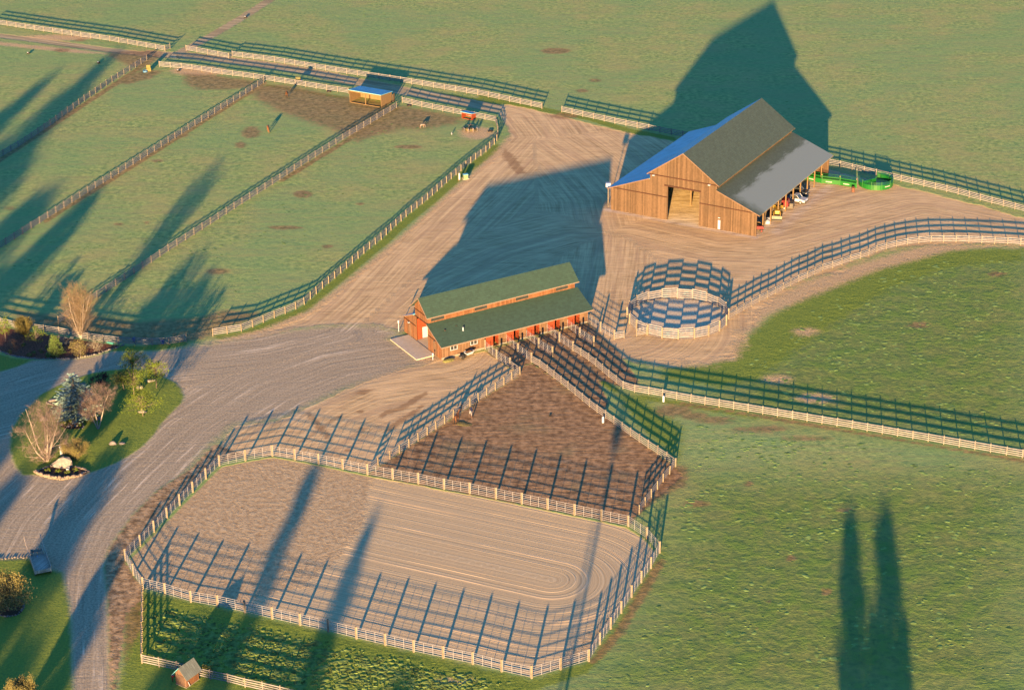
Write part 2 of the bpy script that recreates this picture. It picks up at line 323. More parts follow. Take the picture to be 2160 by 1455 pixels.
LUSH = [(f5+off(f5, 13, 9)[::-1], .8), (P(1010,196,1143,226,1240,246,1330,272,1425,290,1425,297,1330,283,1240,254,1143,236,1073,222,1010,208), .8),
        (P(860,190,960,200,1060,218,1050,226,960,212,860,200), 1.), (P(470,120,720,158,850,183,850,189,720,168,470,129), .9), (P(560,178,735,206,735,211,560,183), .7),
        (ISLAND, .8), (LAWN, .8), (LAWN2, .8), (P(235,742,330,738,400,728,385,716,300,730,240,728), .7),
        (P(300,1246,575,1308,1121,1433,1185,1413,1245,1396,1300,1318,1400,1165,1408,1150,1395,1185,1310,1325,1262,1395,1235,1420,1130,1455,1121,1600,-20,1600,238,1600,250,1455,262,1400,268,1300), 1.5),
        (P(1400,775,1500,765,1560,720,1640,655,1720,605,1850,560,2000,525,2160,525,2160,550,2000,565,1880,610,1780,670,1680,740,1600,800,1520,815,1400,800), 3.5),
        (P(1350,832,1440,848,1600,880,1600,884,1440,856,1350,842), 1.), (P(1300,830,1345,835,1440,900,1430,975,1350,900), 3.), (P(775,1008,1325,1115,1385,1165,1380,1175,1325,1122,775,1014), .8),
        (P(1220,760,1260,790,1310,826,1300,830,1250,800,1215,770), .8), (P(870,740,960,755,1000,765,990,775,900,772), 1.)]
A['lush'] = patches(LUSH)
DRY = [(P(450,722,560,692,650,655,740,585,860,485,960,395,1040,325,1075,285,1095,300,1060,345,980,415,880,500,760,600,660,680,560,712), 2.), (P(1073,222,1187,248,1330,282,1330,292,1187,262,1090,244), 2.),
       (P(1320,750,1450,700,1540,680,1600,640,1700,592,1850,545,1960,515,2100,518,2000,530,1850,570,1700,630,1620,665,1570,710,1555,755,1440,775), 3.), (P(780,770,1060,765,1090,795,1000,830,700,900), 8.),
       (P(-40,85,160,105,240,115,160,112,-40,92), 2), (1006,281,38,13,3.), (930,760,70,12,2), (420,150,60,10,3), (1720,840,40,10,3), (1640,800,30,8,3), (1700,700,25,8,3), (120,80,80,6,3), (420,1250,40,10,3), (960,1435,40,5,2)]
A['dry'] = patches(DRY)
ROUGHG = [(P(300,1252,575,1312,1121,1440,1100,1600,620,1475,300,1396), 1.5), (P(1480,860,1640,700,1780,600,1950,540,2200,540,2200,960,1900,915,1640,880), 12.), (P(1440,1000,2200,1000,2200,1500,1200,1500,1300,1340), 15.)]
A['rough'] = patches(ROUGHG)
DRAG = P(785,1005,765,1110,700,1190,640,1240,520,1262,500,1295,1121,1440,1400,1200,1390,1120,1325,1100)
A['drag'] = soft(sd_poly(V, W2(DRAG))[0], 3.)
e = SEG[1]-SEG[0]; t = np.clip(((V-SEG[0])@e)/(e@e), 0, 1); A['ring'] = np.hypot(*(V-(SEG[0]+t[:, None]*e)).T)
GUIDE = [P(190,1500,186,1300,190,1200,230,1110,330,1000,430,905,560,820,700,765,820,745,900,735), P(-40,850,100,805,250,765,400,752,560,735,700,700,770,640,850,555,930,480,1010,405,1080,335,1125,290,1090,245,980,215,860,190,700,161,400,118),
         P(800,690,900,600,1050,530,1200,490,1330,490,1500,530,1620,535,1800,490,1950,450,2200,500), P(1135,300,1200,345,1270,420,1290,500,1275,600,1260,690), P(-40,70,60,83,220,105,300,114)]
best = np.full(len(V), 1e9); u_ = np.zeros(len(V)); v_ = np.zeros(len(V))
for gi, gd in enumerate(GUIDE):
    d, v = d_line(V, W2(gd)); m = np.abs(d) < best; best[m] = np.abs(d)[m]; u_[m] = d[m]+gi*50; v_[m] = v[m]
A['fu'] = u_; A['fv'] = v_
BF = (G(1594.7, 498.9), math.radians(60.4)); SF = (G(932.4, 758), math.radians(29.9))
def frame_rect(F, a0, a1, b0, b1):
    O, az = F; u = Vector((math.cos(az), math.sin(az))); v = Vector((-u.y, u.x)); O = O.xy
    return np.array([O+u*a+v*b for a, b in ((a0, b0), (a1, b0), (a1, b1), (a0, b1))])
A['apron'] = np.maximum.reduce([soft(sd_poly(V, frame_rect(BF, -1.6, 39, -.8, 33.2))[0], 1.)*.95, soft(sd_poly(V, frame_rect(BF, 2, 37, -4.5, 0))[0], 3.)*.85,
                                soft(sd_poly(V, frame_rect(SF, -4.5, 0, .5, 16))[0], 2.)*.6, soft(sd_poly(V, W2(P(360,880,420,1040,700,760,560,740)))[0], 9.)*.35])
A['barnfl'] = soft(sd_poly(V, frame_rect(BF, -.2, 38, 8, 24))[0], .8)

g = NG('ground', .95, .1)
pos = g.pos()
nA = g.noise(pos, .9, 5, .62); nB = g.noise(pos, .13, 4, .55); nC = g.noise(pos, 3.2, 4, .65); nD = g.noise(pos, .035, 3, .5)
gr_s = g.noise(g.rot(pos, .25, (.8, 1.5, 1)), 1.5, 5, .7)
clump = g.vor(g.scale(pos, (1, 1, 1)), .55)
nE = g.noise(pos, .3, 6, .7)
def mask(name, amp=.7, wd=.12, nz=None):
    return g.rng(g.math('ADD', g.attr(name), g.math('MULTIPLY', g.math('SUBTRACT', nz or nA, .5), amp)), .5-wd, .5+wd)
# grass: dull pasture, with olive and dark tufts
c = g.mix(g.rng(nA, .3, .72), (.11, .19, .07), (.27, .34, .12))
c = g.mix(g.math('MULTIPLY', g.rng(nB, .38, .68), .7), c, (.25, .26, .11))
c = g.mix(g.math('MULTIPLY', g.rng(nD, .42, .6), .55), c, (.14, .25, .10))
mow = g.noise(g.rot(pos, -.62, (.05, 1.1, 1)), 1., 2, .5)
c = g.mix(g.math('MULTIPLY', g.rng(mow, .45, .65), .3), c, (.22, .20, .10))
rough = g.rng(g.attr('rough'), .2, .9)
tuft = g.math('MULTIPLY', g.rng(g.math('MULTIPLY', nA, g.noise(pos, .25, 2)), .18, .36), rough)
c = g.mix(g.math('MULTIPLY', rough, .72), c, g.mix(g.rng(g.math('ADD', g.math('MULTIPLY', nA, .6), g.math('MULTIPLY', nE, .4)), .34, .66), (.05, .10, .026), (.15, .175, .045)))
c = g.mix(g.math('MULTIPLY', tuft, .6), c, (.08, .17, .03))
lush = g.math('MULTIPLY', mask('lush', .9, .2), g.rng(nC, .2, .5, .6, 1.))
c = g.mix(g.math('MULTIPLY', lush, .92), c, g.mix(g.rng(nC, .3, .7), (.07, .125, .02), (.165, .215, .036)))
dry = mask('dry', 1.1, .22, g.math('ADD', g.math('MULTIPLY', nA, .5), g.math('MULTIPLY', nC, .5)))
c = g.mix(g.math('MULTIPLY', dry, .8), c, g.mix(g.rng(nC, .3, .7), (.3, .19, .11), (.52, .37, .24)))
# flow-aligned wheel tracks
fu, fv = g.attr('fu'), g.attr('fv')
fl = g.noise(g.vec(g.math('MULTIPLY', fu, 1.5), g.math('MULTIPLY', fv, .05)), 1., 5, .68, .3)
fl2 = g.noise(g.vec(g.math('MULTIPLY', fu, .55), g.math('MULTIPLY', fv, .03)), 1., 3, .55, .8)
wig = g.noise(g.rot(pos, .5, (.25, 1.6, 1)), .9, 4, .65, .6)
tr = g.math('ADD', g.math('MULTIPLY', fl, .6), g.math('MULTIPLY', wig, .4))
dcol = g.mix(g.rng(tr, .33, .66), (.26, .185, .10), (.54, .405, .225))
dcol = g.mix(g.math('MULTIPLY', g.rng(nB, .4, .7), .35), dcol, (.56, .41, .24))
dcol = g.mix(g.math('MULTIPLY', g.rng(fl2, .48, .62), .5), dcol, (.33, .235, .145))
md = mask('dirt', 1.15, .14, nE); c = g.mix(md, c, dcol)
tcol = g.mix(g.rng(fl, .35, .65), (.18, .14, .09), (.40, .32, .21))
c = g.mix(g.math('MULTIPLY', g.math('MULTIPLY', mask('stain', .9, .2), md), .6), c, (.16, .09, .045))
mt = mask('track', .7, .2); c = g.mix(g.math('MULTIPLY', mt, .9), c, tcol)
gcol = g.mix(g.rng(g.math('ADD', g.math('MULTIPLY', nC, .65), g.math('MULTIPLY', fl, .35)), .3, .7), (.165, .14, .10), (.37, .32, .235))
gcol = g.mix(g.math('MULTIPLY', g.math('MULTIPLY', g.rng(fl, .54, .68), g.rng(nB, .42, .6)), .8), gcol, (.58, .51, .40))
mg = mask('gravel', .5, .3); c = g.mix(mg, c, gcol)
ma = g.rng(g.math('ADD', g.attr('apron'), g.math('MULTIPLY', g.math('SUBTRACT', nC, .5), .9)), .35, .85)
c = g.mix(g.math('MULTIPLY', ma, .7), c, g.mix(g.rng(wig, .35, .65), (.24, .19, .16), (.55, .50, .44)))
c = g.mix(g.attr('barnfl'), c, g.mix(g.rng(wig, .35, .65), (.45, .35, .21), (.72, .6, .4)))
pcol = g.mix(g.rng(g.math('ADD', g.math('MULTIPLY', nA, .7), g.math('MULTIPLY', wig, .3)), .33, .68), (.10, .062, .034), (.31, .205, .115))
pcol = g.mix(g.math('MULTIPLY', g.rng(nB, .5, .7), .5), pcol, (.16, .15, .085))
mp = mask('pad', .7, .15); c = g.mix(mp, c, pcol)
vcol = g.mix(g.rng(nA, .35, .65), (.12, .085, .05), (.34, .25, .15))
c = g.mix(mask('verge', .9, .15), c, vcol)
mm = mask('mud', 1.15, .2, g.math('ADD', g.math('MULTIPLY', nB, .35), g.math('MULTIPLY', nA, .65)))
c = g.mix(g.math('MULTIPLY', mm, .72), c, g.mix(g.rng(nA, .3, .7), (.085, .048, .028), (.25, .16, .09)))
ring = g.attr('ring'); r1 = g.noise(g.vec(g.math('MULTIPLY', ring, 1.), 0., 0.), 2.6, 4, .75)
rd = g.math('ADD', g.math('DIVIDE', ring, 2.3), g.math('MULTIPLY', g.noise(g.vec(ring, 3., 0.), .55, 2), 2.6)); rr = g.math('FRACT', rd)
ridge = g.math('MULTIPLY', g.math('MULTIPLY', g.rng(rr, .0, .05), g.rng(rr, .05, .14, 1, 0)), g.math('MULTIPLY', g.white(g.math('FLOOR', rd)), g.rng(g.noise(pos, .09, 3), .4, .6, .25, 1.)))
hoof = g.math('ADD', g.math('MULTIPLY', g.noise(pos, 1.3, 5, .75, .4), .8), g.math('MULTIPLY', g.noise(g.vec(g.math('MULTIPLY', ring, 2.2), g.math('MULTIPLY', g.xyz(pos)[0], .25), 0.), 1., 3, .6), .2))
mdr = g.rng(g.math('ADD', g.attr('drag'), g.math('MULTIPLY', g.math('SUBTRACT', nA, .5), .9)), .4, .6)
asm = g.mix(g.rng(r1, .35, .65), (.28, .22, .135), (.44, .365, .24)); asm = g.mix(g.math('MULTIPLY', ridge, .5), asm, (.64, .49, .34))
aro = g.mix(g.rng(hoof, .35, .65), (.25, .185, .11), (.40, .32, .205))
acol = g.mix(mdr, aro, asm)
mar = mask('arena', .25, .15); c = g.mix(mar, c, acol)
mps = mask('pensand', .2, .15); c = g.mix(mps, c, g.mix(g.rng(nC, .3, .7), (.33, .27, .18), (.55, .47, .34)))
mml = mask('mulch', .3, .15); c = g.mix(mml, c, g.mix(g.rng(nC, .3, .7), (.035, .016, .012), (.15, .07, .05)))
g.col(c)
# relief
bare = g.math('MAXIMUM', g.math('MAXIMUM', md, mg), g.math('MAXIMUM', mar, mt))
hg = g.math('ADD', g.math('MULTIPLY', gr_s, .42), g.math('ADD', g.math('MULTIPLY', nC, .22), g.math('ADD', g.math('MULTIPLY', tuft, .35), g.math('MULTIPLY', nE, .9))))
hb = g.math('ADD', g.math('MULTIPLY', tr, .55), g.math('MULTIPLY', nC, .12))
ha = g.mixf(mdr, g.math('MULTIPLY', hoof, .85), g.math('ADD', g.math('MULTIPLY', r1, .5), g.math('MULTIPLY', ridge, .35)))
h = g.mixf(bare, hg, hb); h = g.mixf(mp, h, g.math('ADD', g.math('MULTIPLY', wig, .6), g.math('MULTIPLY', nC, .3))); h = g.mixf(mar, h, ha)
g.bump(h, .15)
GM = g.m
# one mesh per piece of ground, all meeting edge to edge
Vz = np.concatenate([V, np.zeros((len(V), 1))], 1)
def ground_piece(name, fq, extra=None):
    used, inv = np.unique(fq, return_inverse=True); fq = inv.reshape(-1, 4)
    vs = Vz[used]; nv = len(vs)
    if extra:
        vs = np.concatenate([vs, extra[0]]); fq = np.concatenate([fq, np.array(extra[1])+nv])
    me = bpy.data.meshes.new(name); me.vertices.add(len(vs)); me.vertices.foreach_set('co', vs.ravel().astype(np.float32))
    me.loops.add(fq.size); me.loops.foreach_set('vertex_index', fq.ravel().astype(np.int32))
    me.polygons.add(len(fq)); me.polygons.foreach_set('loop_start', np.arange(0, fq.size, 4, dtype=np.int32))
    me.update(calc_edges=True); me.validate()
    for k_, a in A.items():
        at = me.attributes.new(k_, 'FLOAT', 'POINT'); arr = np.zeros(len(vs), np.float32); arr[:nv] = a[used]
        at.data.foreach_set('value', arr)
    me.materials.append(GM); o = bpy.data.objects.new(name, me); COL.objects.link(o); o['kind'] = 'structure'; return o
R_ = 3500.
ex = np.array([(-R_, -R_, 0), (R_, -R_, 0), (R_, R_, 0), (-R_, R_, 0), (X0, Y0, 0), (X1, Y0, 0), (X1, Y1, 0), (X0, Y1, 0)], float)
for nm in ['ground']+sorted(set(r[0] for r in REG)):
    sel = (owner == -1) if nm == 'ground' else np.isin(owner, byname(nm))
    if sel.any(): ground_piece(nm, quads[sel], (ex, [(0, 1, 5, 4), (1, 2, 6, 5), (2, 3, 7, 6), (3, 0, 4, 7)]) if nm == 'ground' else None)
# ------------------------------------------------------------------ fences
def resample(pts, step):
    Q = [G(*p) for p in pts]; L = [0]
    for a, b in zip(Q, Q[1:]): L.append(L[-1]+(b-a).length)
    n = max(1, round(L[-1]/step)); out = []; j = 0
    for i in range(n+1):
        d = L[-1]*i/n
        while j < len(L)-2 and L[j+1] < d: j += 1
        t = (d-L[j])/max(1e-6, L[j+1]-L[j]); out.append(Q[j].lerp(Q[j+1], min(1, t)))
    return out
POSTM = MB().box(-.075, .075, -.075, .075, -.1, 1.52).mesh('post', M_post)
def wood_fence(pts, label, step=2.44, group=None, exact=False, h=1.5, side=1):
    Q = [G(*p) for p in pts] if exact else resample(pts, step)
    o0 = Q[0].copy(); root = empty('rail_fence', o0, 0, label, 'fence', group); rnd = random.Random(len(label)+int(o0.x))
    dirs = []
    for i, q in enumerate(Q):
        a = Q[max(0, i-1)]; b = Q[min(len(Q)-1, i+1)]; dirs.append(math.atan2(b.y-a.y, b.x-a.x))
    for i, q in enumerate(Q[:100]):
        p = inst('post', POSTM, root, q-o0, dirs[i]+rnd.uniform(-.05, .05)); p.rotation_euler.x = rnd.gauss(0, .025); p.rotation_euler.y = rnd.gauss(0, .02); p.scale.z = h/1.5*rnd.uniform(.985, 1.03)
    for k in range(4):
        z = .33+k*(h-.48)/3; m = MB()
        for i in range(len(Q)-1):
            a, b = Q[i]-o0, Q[i+1]-o0; n = Vector((-(b-a).y, (b-a).x, 0)).normalized()*(-.10*side)
            m.beam(a+n+Vector((0, 0, z+rnd.uniform(-.015, .015))), b+n+Vector((0, 0, z+rnd.uniform(-.015, .015))), .04, .15)
        m.build('rail', M_fence, root)
    return root
GRP = 'pale wooden rail fences around the fields and paddocks'
FEN = [
 (P(-22,50,42.3,60,137,74,232.7,87.7,348.3,108.3), 'pale rail fence above the dirt track in the far left corner', 3.05),
 (P(393.3,107.5,483,124), 'short pale rail fence just right of the dirt path crossing', 3.05),
 (P(490,120,575.7,131,720,155,849,175,1010,201.7,1143.3,230), 'long back rail fence behind the open wooden run-in shelter', 3.05),
 (P(1185,237.3,1305.7,263.3,1425,286.7,1600,322,1767.8,352,1900.7,383.3), 'back rail fence running behind the big barn and the green cattle chute', 2.9),
 (P(1900.7,383.3,1956,395.7,2011.7,408.3,2066.7,423.3,2121.7,437.3,2190,455), 'rail fence right of the green cattle tub toward the right edge', 2.6),
 (P(336.7,141.7,398,147,460,157,521.7,165,562.7,171,627,181,692.7,191.7,735,198), 'rail fence on the near side of the track left of the wooden shelter', 3.05),
 (P(849,217.4,893,227.6,936,236,979,244.5,1024,253.5,1046,258), 'rail fence behind the small red calf shelter', 3.05),
 (F5b, 'long curved rail fence bordering the dirt yard on its grass side', 2.6),
 (P(-26,679,37.3,692.9,121.4,704.6,181,716,239.6,725,306,727.7,339,730,361,726,393,721), 'rail fence behind the mulch bed and bare tree', 3.05),
 (P(-26,348,40.7,310,107.7,265,172,218.3,232.7,176,299,135,310,128.3), 'leftmost diagonal rail fence between the far left paddocks', 3.05),
 (P(-26,540,0,525,40,499,92.7,466,160.7,422.7,240.7,373.3,318.7,324.3,391.7,278.3,461.7,235,529.3,193.3,556,176), 'middle diagonal rail fence, second from the left', 3.05),
 (P(124,682.5,185,641.7,245,603.3,301.7,566,356.7,529.3,411,495,511.7,430,590.7,380,651.7,340.7,723,296,781,261.7,836.7,228.3), 'diagonal rail fence from the bare tree up to the wooden shelter', 3.05),
 (P(1208.3,740,1229,752.7,1246.7,764.3,1265,779,1282.7,795,1300.7,808.3,1318,823.3,1347.3,829.3,1379.3,833.3,1410,840,1440,845,1470,850.7,1624.5,876,1780,901,1940,928,2101.7,956,2190,971), 'long rail fence from the stable across the green pasture to the right edge', 2.44),
 (P(1121,764.3,1142.7,776.7,1177.3,804,1213,832.7,1251,864,1288,889,1325.7,916.7,1364.7,943.3,1403.3,968.3,1425,984.3), 'rail fence on the east side of the triangular dirt paddock', 2.44),
 (P(1425,984.3,1413.3,999.3,1401.7,1012.3,1389.3,1030,1375.7,1047.3,1361.7,1065.7,1348.7,1083.3), 'short rail fence at the right tip of the dirt paddock beside the arena', 2.44),
 (P(1075.7,775,1097,790), 'two-post rail fence joining the pipe fence to the paddock corner', 2.44),
 (P(1097,790,1061.7,813.3,1023.3,836.7,985,862,946.7,888.3,906.3,915,864.7,942.3,822.7,968.3), 'rail fence on the west side of the dirt paddock behind the two horses', 2.44),
 (P(1295.6,715.9,1316.3,713), 'single rail panel left of the round pen entrance', 2.44),
 (P(1342.7,709.2,1363,705.5), 'single rail panel touching the front left of the round pen', 2.44),
 (G4, 'rail fence curving from the round pen along the dirt yard to the right edge', 2.44),
 (P(300,1398.3,335,1405.7,367.7,1412.7,442.3,1431.7,479.7,1439,515,1448.3,554,1457,630,1475), 'rail fence behind the small wooden hut at the bottom', 2.44),
 (P(301.5,1248,300.8,1320,300,1398.3), 'rail fence running from the arena corner down beside the weedy plot', 2.44),
]
for pts, lab, st in FEN: wood_fence(pts, lab, st, GRP)
wood_fence(P(348.3,108.3,359,103.5), 'short open gate of rails at the end of the far left fence', 1.5, GRP, True)
wood_fence(P(483,124,490,120), 'stub of rails joining two back fences beside the track', 1.5, GRP, True)

# pipe fences: steel panels between timber posts
def pipe_panel(a, b, h, n=6, stiles=3, r=.03):
    m = MB(); z0 = .2
    for i in range(n): z = z0+(h-z0)*i/(n-1); m.tube(a+Vector((0, 0, z)), b+Vector((0, 0, z)), r, n=5, cap=False)
    for j in range(stiles): q = a.lerp(b, (j+.03)/(stiles-1+.06) if stiles > 1 else .5); m.tube(q+Vector((0, 0, .12)), q+Vector((0, 0, h+.02)), r, n=5, cap=False)
    return m
def pipe_fence(Q, label, h=1.7, ph=1.9, pr=.11, closed=False, name='pipe_fence', cat='fence', group=None, posts=None, stiles=4):
    o0 = Q[0].copy(); root = empty(name, o0, 0, label, cat, group)
    pm = MB().box(-pr, pr, -pr, pr, -.1, ph).mesh('post', M_post)
    n = len(Q); rnd = random.Random(n)
    for i, q in enumerate(Q):
        if posts is None or i in posts: inst('post', pm, root, q-o0, rnd.uniform(-.1, .1)+.5).scale.z = rnd.uniform(.98, 1.03)
    for i in range(n if closed else n-1):
        a, b = Q[i]-o0, Q[(i+1) % n]-o0; d = (b-a).normalized()*pr
        pipe_panel(a+d, b-d, h, stiles=stiles).build('panel', M_pipe, root, smooth=True)
    return root
pipe_fence([G(*p) for p in ARENA], 'oblong steel pipe fence with timber posts enclosing the sand riding arena', 1.75, 1.95, .12, True)
PR = [
 (P(1023.2,737,1047.5,757.3,1075.7,775), 'pipe fence run at the stable nearest the two windows', (0, 1, 2)),
 (P(1067.4,722.6,1092.6,744,1121,764.3), 'second pipe fence run out from the stable', (1, 2)),
 (P(1109.6,713,1136.3,733,1165.2,751.5), 'third pipe fence run from the stable, ending free', (1, 2)),
 (P(1153.3,701,1180,720.4,1208.5,740), 'fourth pipe fence run from the stable, joined to a long rail fence', (1, 2)),
 (P(1196.3,690.7,1223,710.7,1252.3,729.3), 'fifth pipe fence run from the stable, ending free near the right end', (1, 2)),
 (P(1238.5,678.9,1266.7,698.9,1295.6,715.9), 'sixth pipe fence run from the far right corner of the stable', (1, 2))]
for p, l, ps in PR: pipe_fence([G(*q) for q in p], l, 1.6, 1.9, .11, group='steel pipe fence runs fanning out from the stable stalls', posts=ps)
a, b = G(798, 981.7), G(775.5, 999)
wood_fence(P(798,981.7,776.5,999.5), 'short rail panel between the paddock fence and the arena fence', 3.5, GRP)
# gate across the gap left of the yard fence
gq = [G(396, 720.5), G(446, 710)]
gt = empty('metal_gate', gq[0], 0, 'thin dark metal gate closing the gap between two rail fences beside the drive', 'gate')
pipe_panel(Vector((0, 0, 0)), gq[1]-gq[0], 1.25, 5, 3, .022).build('frame', M_dark, gt, smooth=True)
# round pen
rp = empty('round_pen', PENC, 0, 'round pen of wide pale boards in the dirt yard', 'pen')
NP = 20; R = PENR; pm = MB().box(-.12, .12, -.1, .1, -.1, 2.1).mesh('post', M_post)
_d = G(1430.5, 715)-PENC; ph0 = math.atan2(_d.y, _d.x)
ang = [ph0+2*math.pi*i/NP for i in range(NP)]
for a_ in ang: inst('post', pm, rp, (R*math.cos(a_), R*math.sin(a_), 0), a_)
for i in range(NP):
    m = MB(); a0, a1 = ang[i], ang[i]+2*math.pi/NP; rr_ = R-.13
    for k in range(5):
        z = .42+k*.4-(.2 if i % 2 else 0)
        m.beam((rr_*math.cos(a0), rr_*math.sin(a0), z), (rr_*math.cos(a1), rr_*math.sin(a1), z), .05, .22)
    m.build('board_panel', M_fence, rp)

# ------------------------------------------------------------------ the big barn  (x = depth, y = to the left, z = up)
def opening_wall(m, x0, x1, y0, y1, z0, z1, holes):
    """wall slab between y0..y1 with rectangular holes (ya,yb,za,zb), cut in columns"""
    ys = sorted(set([y0, y1]+[h[0] for h in holes]+[h[1] for h in holes]))
    for a, b in zip(ys, ys[1:]):
        hs = [h for h in holes if h[0] <= a+1e-6 and h[1] >= b-1e-6]; z = z0
        for h in sorted(hs, key=lambda q: q[2]):
            if h[2] > z: m.box(x0, x1, a, b, z, h[2])
            z = h[3]
        if z < z1: m.box(x0, x1, a, b, z, z1)
BW, BL = 31.75, 38.4; C1, C2 = 8.65, 23.1; CR = BW/2
ELZ, LT, UE, RZ = 4.72, 8.1, 9.45, 14.5
barn = empty('barn', BF[0], BF[1], 'huge brown board barn with dark green shingle roof and an open lean-to on its right', 'barn')
def slope(y0, z0, y1, z1, x0, x1, t=.16):
    return MB().add([(x0, y0, z0), (x1, y0, z0), (x1, y1, z1), (x0, y1, z1), (x0, y0, z0+t), (x1, y0, z0+t), (x1, y1, z1+t), (x0, y1, z1+t)],
                    [(3,2,1,0),(4,5,6,7),(0,1,5,4),(1,2,6,5),(2,3,7,6),(3,0,4,7)])
def barn_wall(x0, x1, door):
    m = MB(); D0, D1, DZ = 12.3, 19.15, 7.1
    m.prism([(BW, 0), (BW, ELZ), (C2, LT), (C2, 0)], 'x', x0, x1)
    m.prism([(C1, 0), (C1, LT), (0, ELZ), (0, 0)], 'x', x0, x1)
    if door:
        m.box(x0, x1, C1, D0, 0, DZ); m.box(x0, x1, D1, C2, 0, DZ)
    else: m.box(x0, x1, C1, C2, 0, DZ)
    m.prism([(C1, DZ), (C2, DZ), (C2, UE), (CR, RZ), (C1, UE)], 'x', x0, x1)
    return m
f = barn_wall(0, .16, True).build('front_wall', M_barn, barn)
barn_wall(BL-.16, BL, False).build('back_wall', M_barn, barn)
m = MB().box(.17, BL-.17, BW-.16, BW, 0, ELZ-.02); m.build('side_wall', M_barn, barn)
m = MB().box(.17, BL-.17, C1, C1+.15, 0, UE-.05); m.build('inner_wall', M_barn, barn)
m = MB().box(.17, BL-.17, C2-.15, C2, LT-.1, UE-.05); m.build('clerestory_wall', M_barn, barn)
sl_u = (RZ-UE)/(CR-C1); ov = .55
slope(C1-ov, UE-ov*sl_u, CR, RZ, -.35, BL+.35).build('roof', M_roofb, barn)
slope(C2+ov, UE-ov*sl_u, CR, RZ, -.35, BL+.35).build('roof', M_skyfrost, barn)
sl_l = (LT-ELZ)/C1
slope(-.7, ELZ-.7*sl_l, C1-.01, LT, -.35, BL+.35).build('roof', M_rooff, barn)
slope(BW+.7, ELZ-.7*sl_l, C2+.01, LT, -.35, BL+.35).build('roof', M_skyfrost, barn)
def rake(x, y0, z0, y1, z1, mat_, par, w_=.2):
    MB().beam((x, y0, z0), (x, y1, z1), .04, w_).build('barge_board', mat_, par)
M_fascia = plain('fascia', (.085, .06, .05), .8, .2)
for y0, z0, y1, z1 in ((C1-ov, UE-ov*sl_u, CR, RZ), (C2+ov, UE-ov*sl_u, CR, RZ), (-.7, ELZ-.7*sl_l, C1-.05, LT), (BW+.7, ELZ-.7*sl_l, C2+.05, LT)):
    rake(-.38, y0, z0+.06, y1, z1+.06, M_fascia, barn)
for up_ in (0, 1):
    m = MB()
    for i in range(66):
        x = -.2+i*.6
        if up_: m.beam((x, C1-ov-.03, UE-ov*sl_u-.02), (x, C1, UE-.1), .07, .14)
        else: m.beam((x, -.75, ELZ-.7*sl_l-.06), (x, 1.2, ELZ+1.2*sl_l-.12), .07, .14)
    m.build('rafter_tails', M_fascia, barn)
m = MB().box(-.08, -.003, .05, 12.25, 4.72, 4.92).box(-.08, -.003, 19.2, BW-.05, 4.72, 4.92).box(-.08, -.003, C1-.2, C2+.2, 9.0, 9.22).box(-.12, -.003, 12.0, 19.9, 7.12, 7.42)
m.build('trim_boards', M_trimdk, barn)
for y in (C1+1.5, C2-.9): MB().box(-.45, -.09, y-.22, y+.22, 8.95, 9.13).build('wall_lamp', M_white, barn)
MB().box(-.06, -.002, 7.65, 8.15, .1, 2.0).build('door', M_white, barn)
MB().box(-.2, -.002, 7.7, 8.1, 2.45, 2.6).build('door_lamp', M_white, barn)
pmb = MB().box(-.11, .11, -.11, .11, 0, 4.55).mesh('lean_to_post', M_lightwood)
for i in range(9): inst('lean_to_post', pmb, barn, (3.6+i*3.87, .12, 0))
MB().box(.2, BL-.2, .02, .22, 4.5, 4.72).build('beam', M_lightwood, barn)
m = MB()
for x in (9.6, 19.2, 28.8):
    m.box(x-.13, x+.13, 18.3, 18.56, 0, 9.0); m.box(x-.13, x+.13, C1+.4, C1+.66, 0, 8.4)
m.build('inner_post', M_lightwood, barn)
m = MB().box(30, 30.5, C1+.3, 19, 0, 1.6).box(26, 30, C1+.2, C1+.5, 0, 1.6); m.build('plank_wall', M_lightwood, barn)

# ------------------------------------------------------------------ the stable
SWD, SLN = 13.75, 29.4; K1, K2 = 4.45, 9.3; KR = SWD/2
LE, LTs, US, RS = 2.95, 4.95, 6.95, 8.95
st = empty('stable', SF[0], SF[1], 'long wooden horse stable with green roof, red stall doors and a raised centre aisle', 'stable')
per = [8.65, 12.78, 16.95, 21.15, 25.25]
holes = [(p+1.42, p+2.62, .12, 2.62) for p in per]; wins = [(1.75, 2.95, 1.35, 2.4), (5.7, 6.9, 1.4, 2.45)]
m = MB()
def side_wall(m, x0, x1, y0, y1, z1, holes):
    xs = sorted(set([x0, x1]+[h[0] for h in holes]+[h[1] for h in holes]))
    for a, b in zip(xs, xs[1:]):
        hs = [h for h in holes if h[0] <= a+1e-6 and h[1] >= b-1e-6]; z = 0.
        for h in sorted(hs, key=lambda q: q[2]):
            if h[2] > z: m.box(a, b, y0, y1, z, h[2])
            z = h[3]
        if z < z1: m.box(a, b, y0, y1, z, z1)
side_wall(m, 0, SLN, 0, .14, LE, holes+wins); m.build('stall_wall', M_stabgrey, st)
m = MB(); side_wall(m, 0, SLN, SWD-.14, SWD, LE, []); m.build('side_wall', M_stabgrey, st)
D0, D1, DZ = 4.75, 9.05, 4.7
for x0, x1, nm in ((-.14, 0, 'gable_wall'), (SLN, SLN+.14, 'gable_wall')):
    m = MB(); m.prism([(0, 0), (0, LE), (K1, LTs), (K1, 0)], 'x', x0, x1); m.prism([(SWD, 0), (SWD, LE), (K2, LTs), (K2, 0)], 'x', x0, x1)
    m.box(x0, x1, K1, D0, 0, DZ); m.box(x0, x1, D1, K2, 0, DZ); m.prism([(K1, DZ), (K2, DZ), (K2, US), (KR, RS), (K1, US)], 'x', x0, x1)
    m.build(nm, M_stab, st)
cw = [(.4, 3.1, 5.25, 6.25), (9.0, 11.6, 5.25, 6.25), (17.3, 20., 5.25, 6.25), (25.6, 28.2, 5.25, 6.25)]
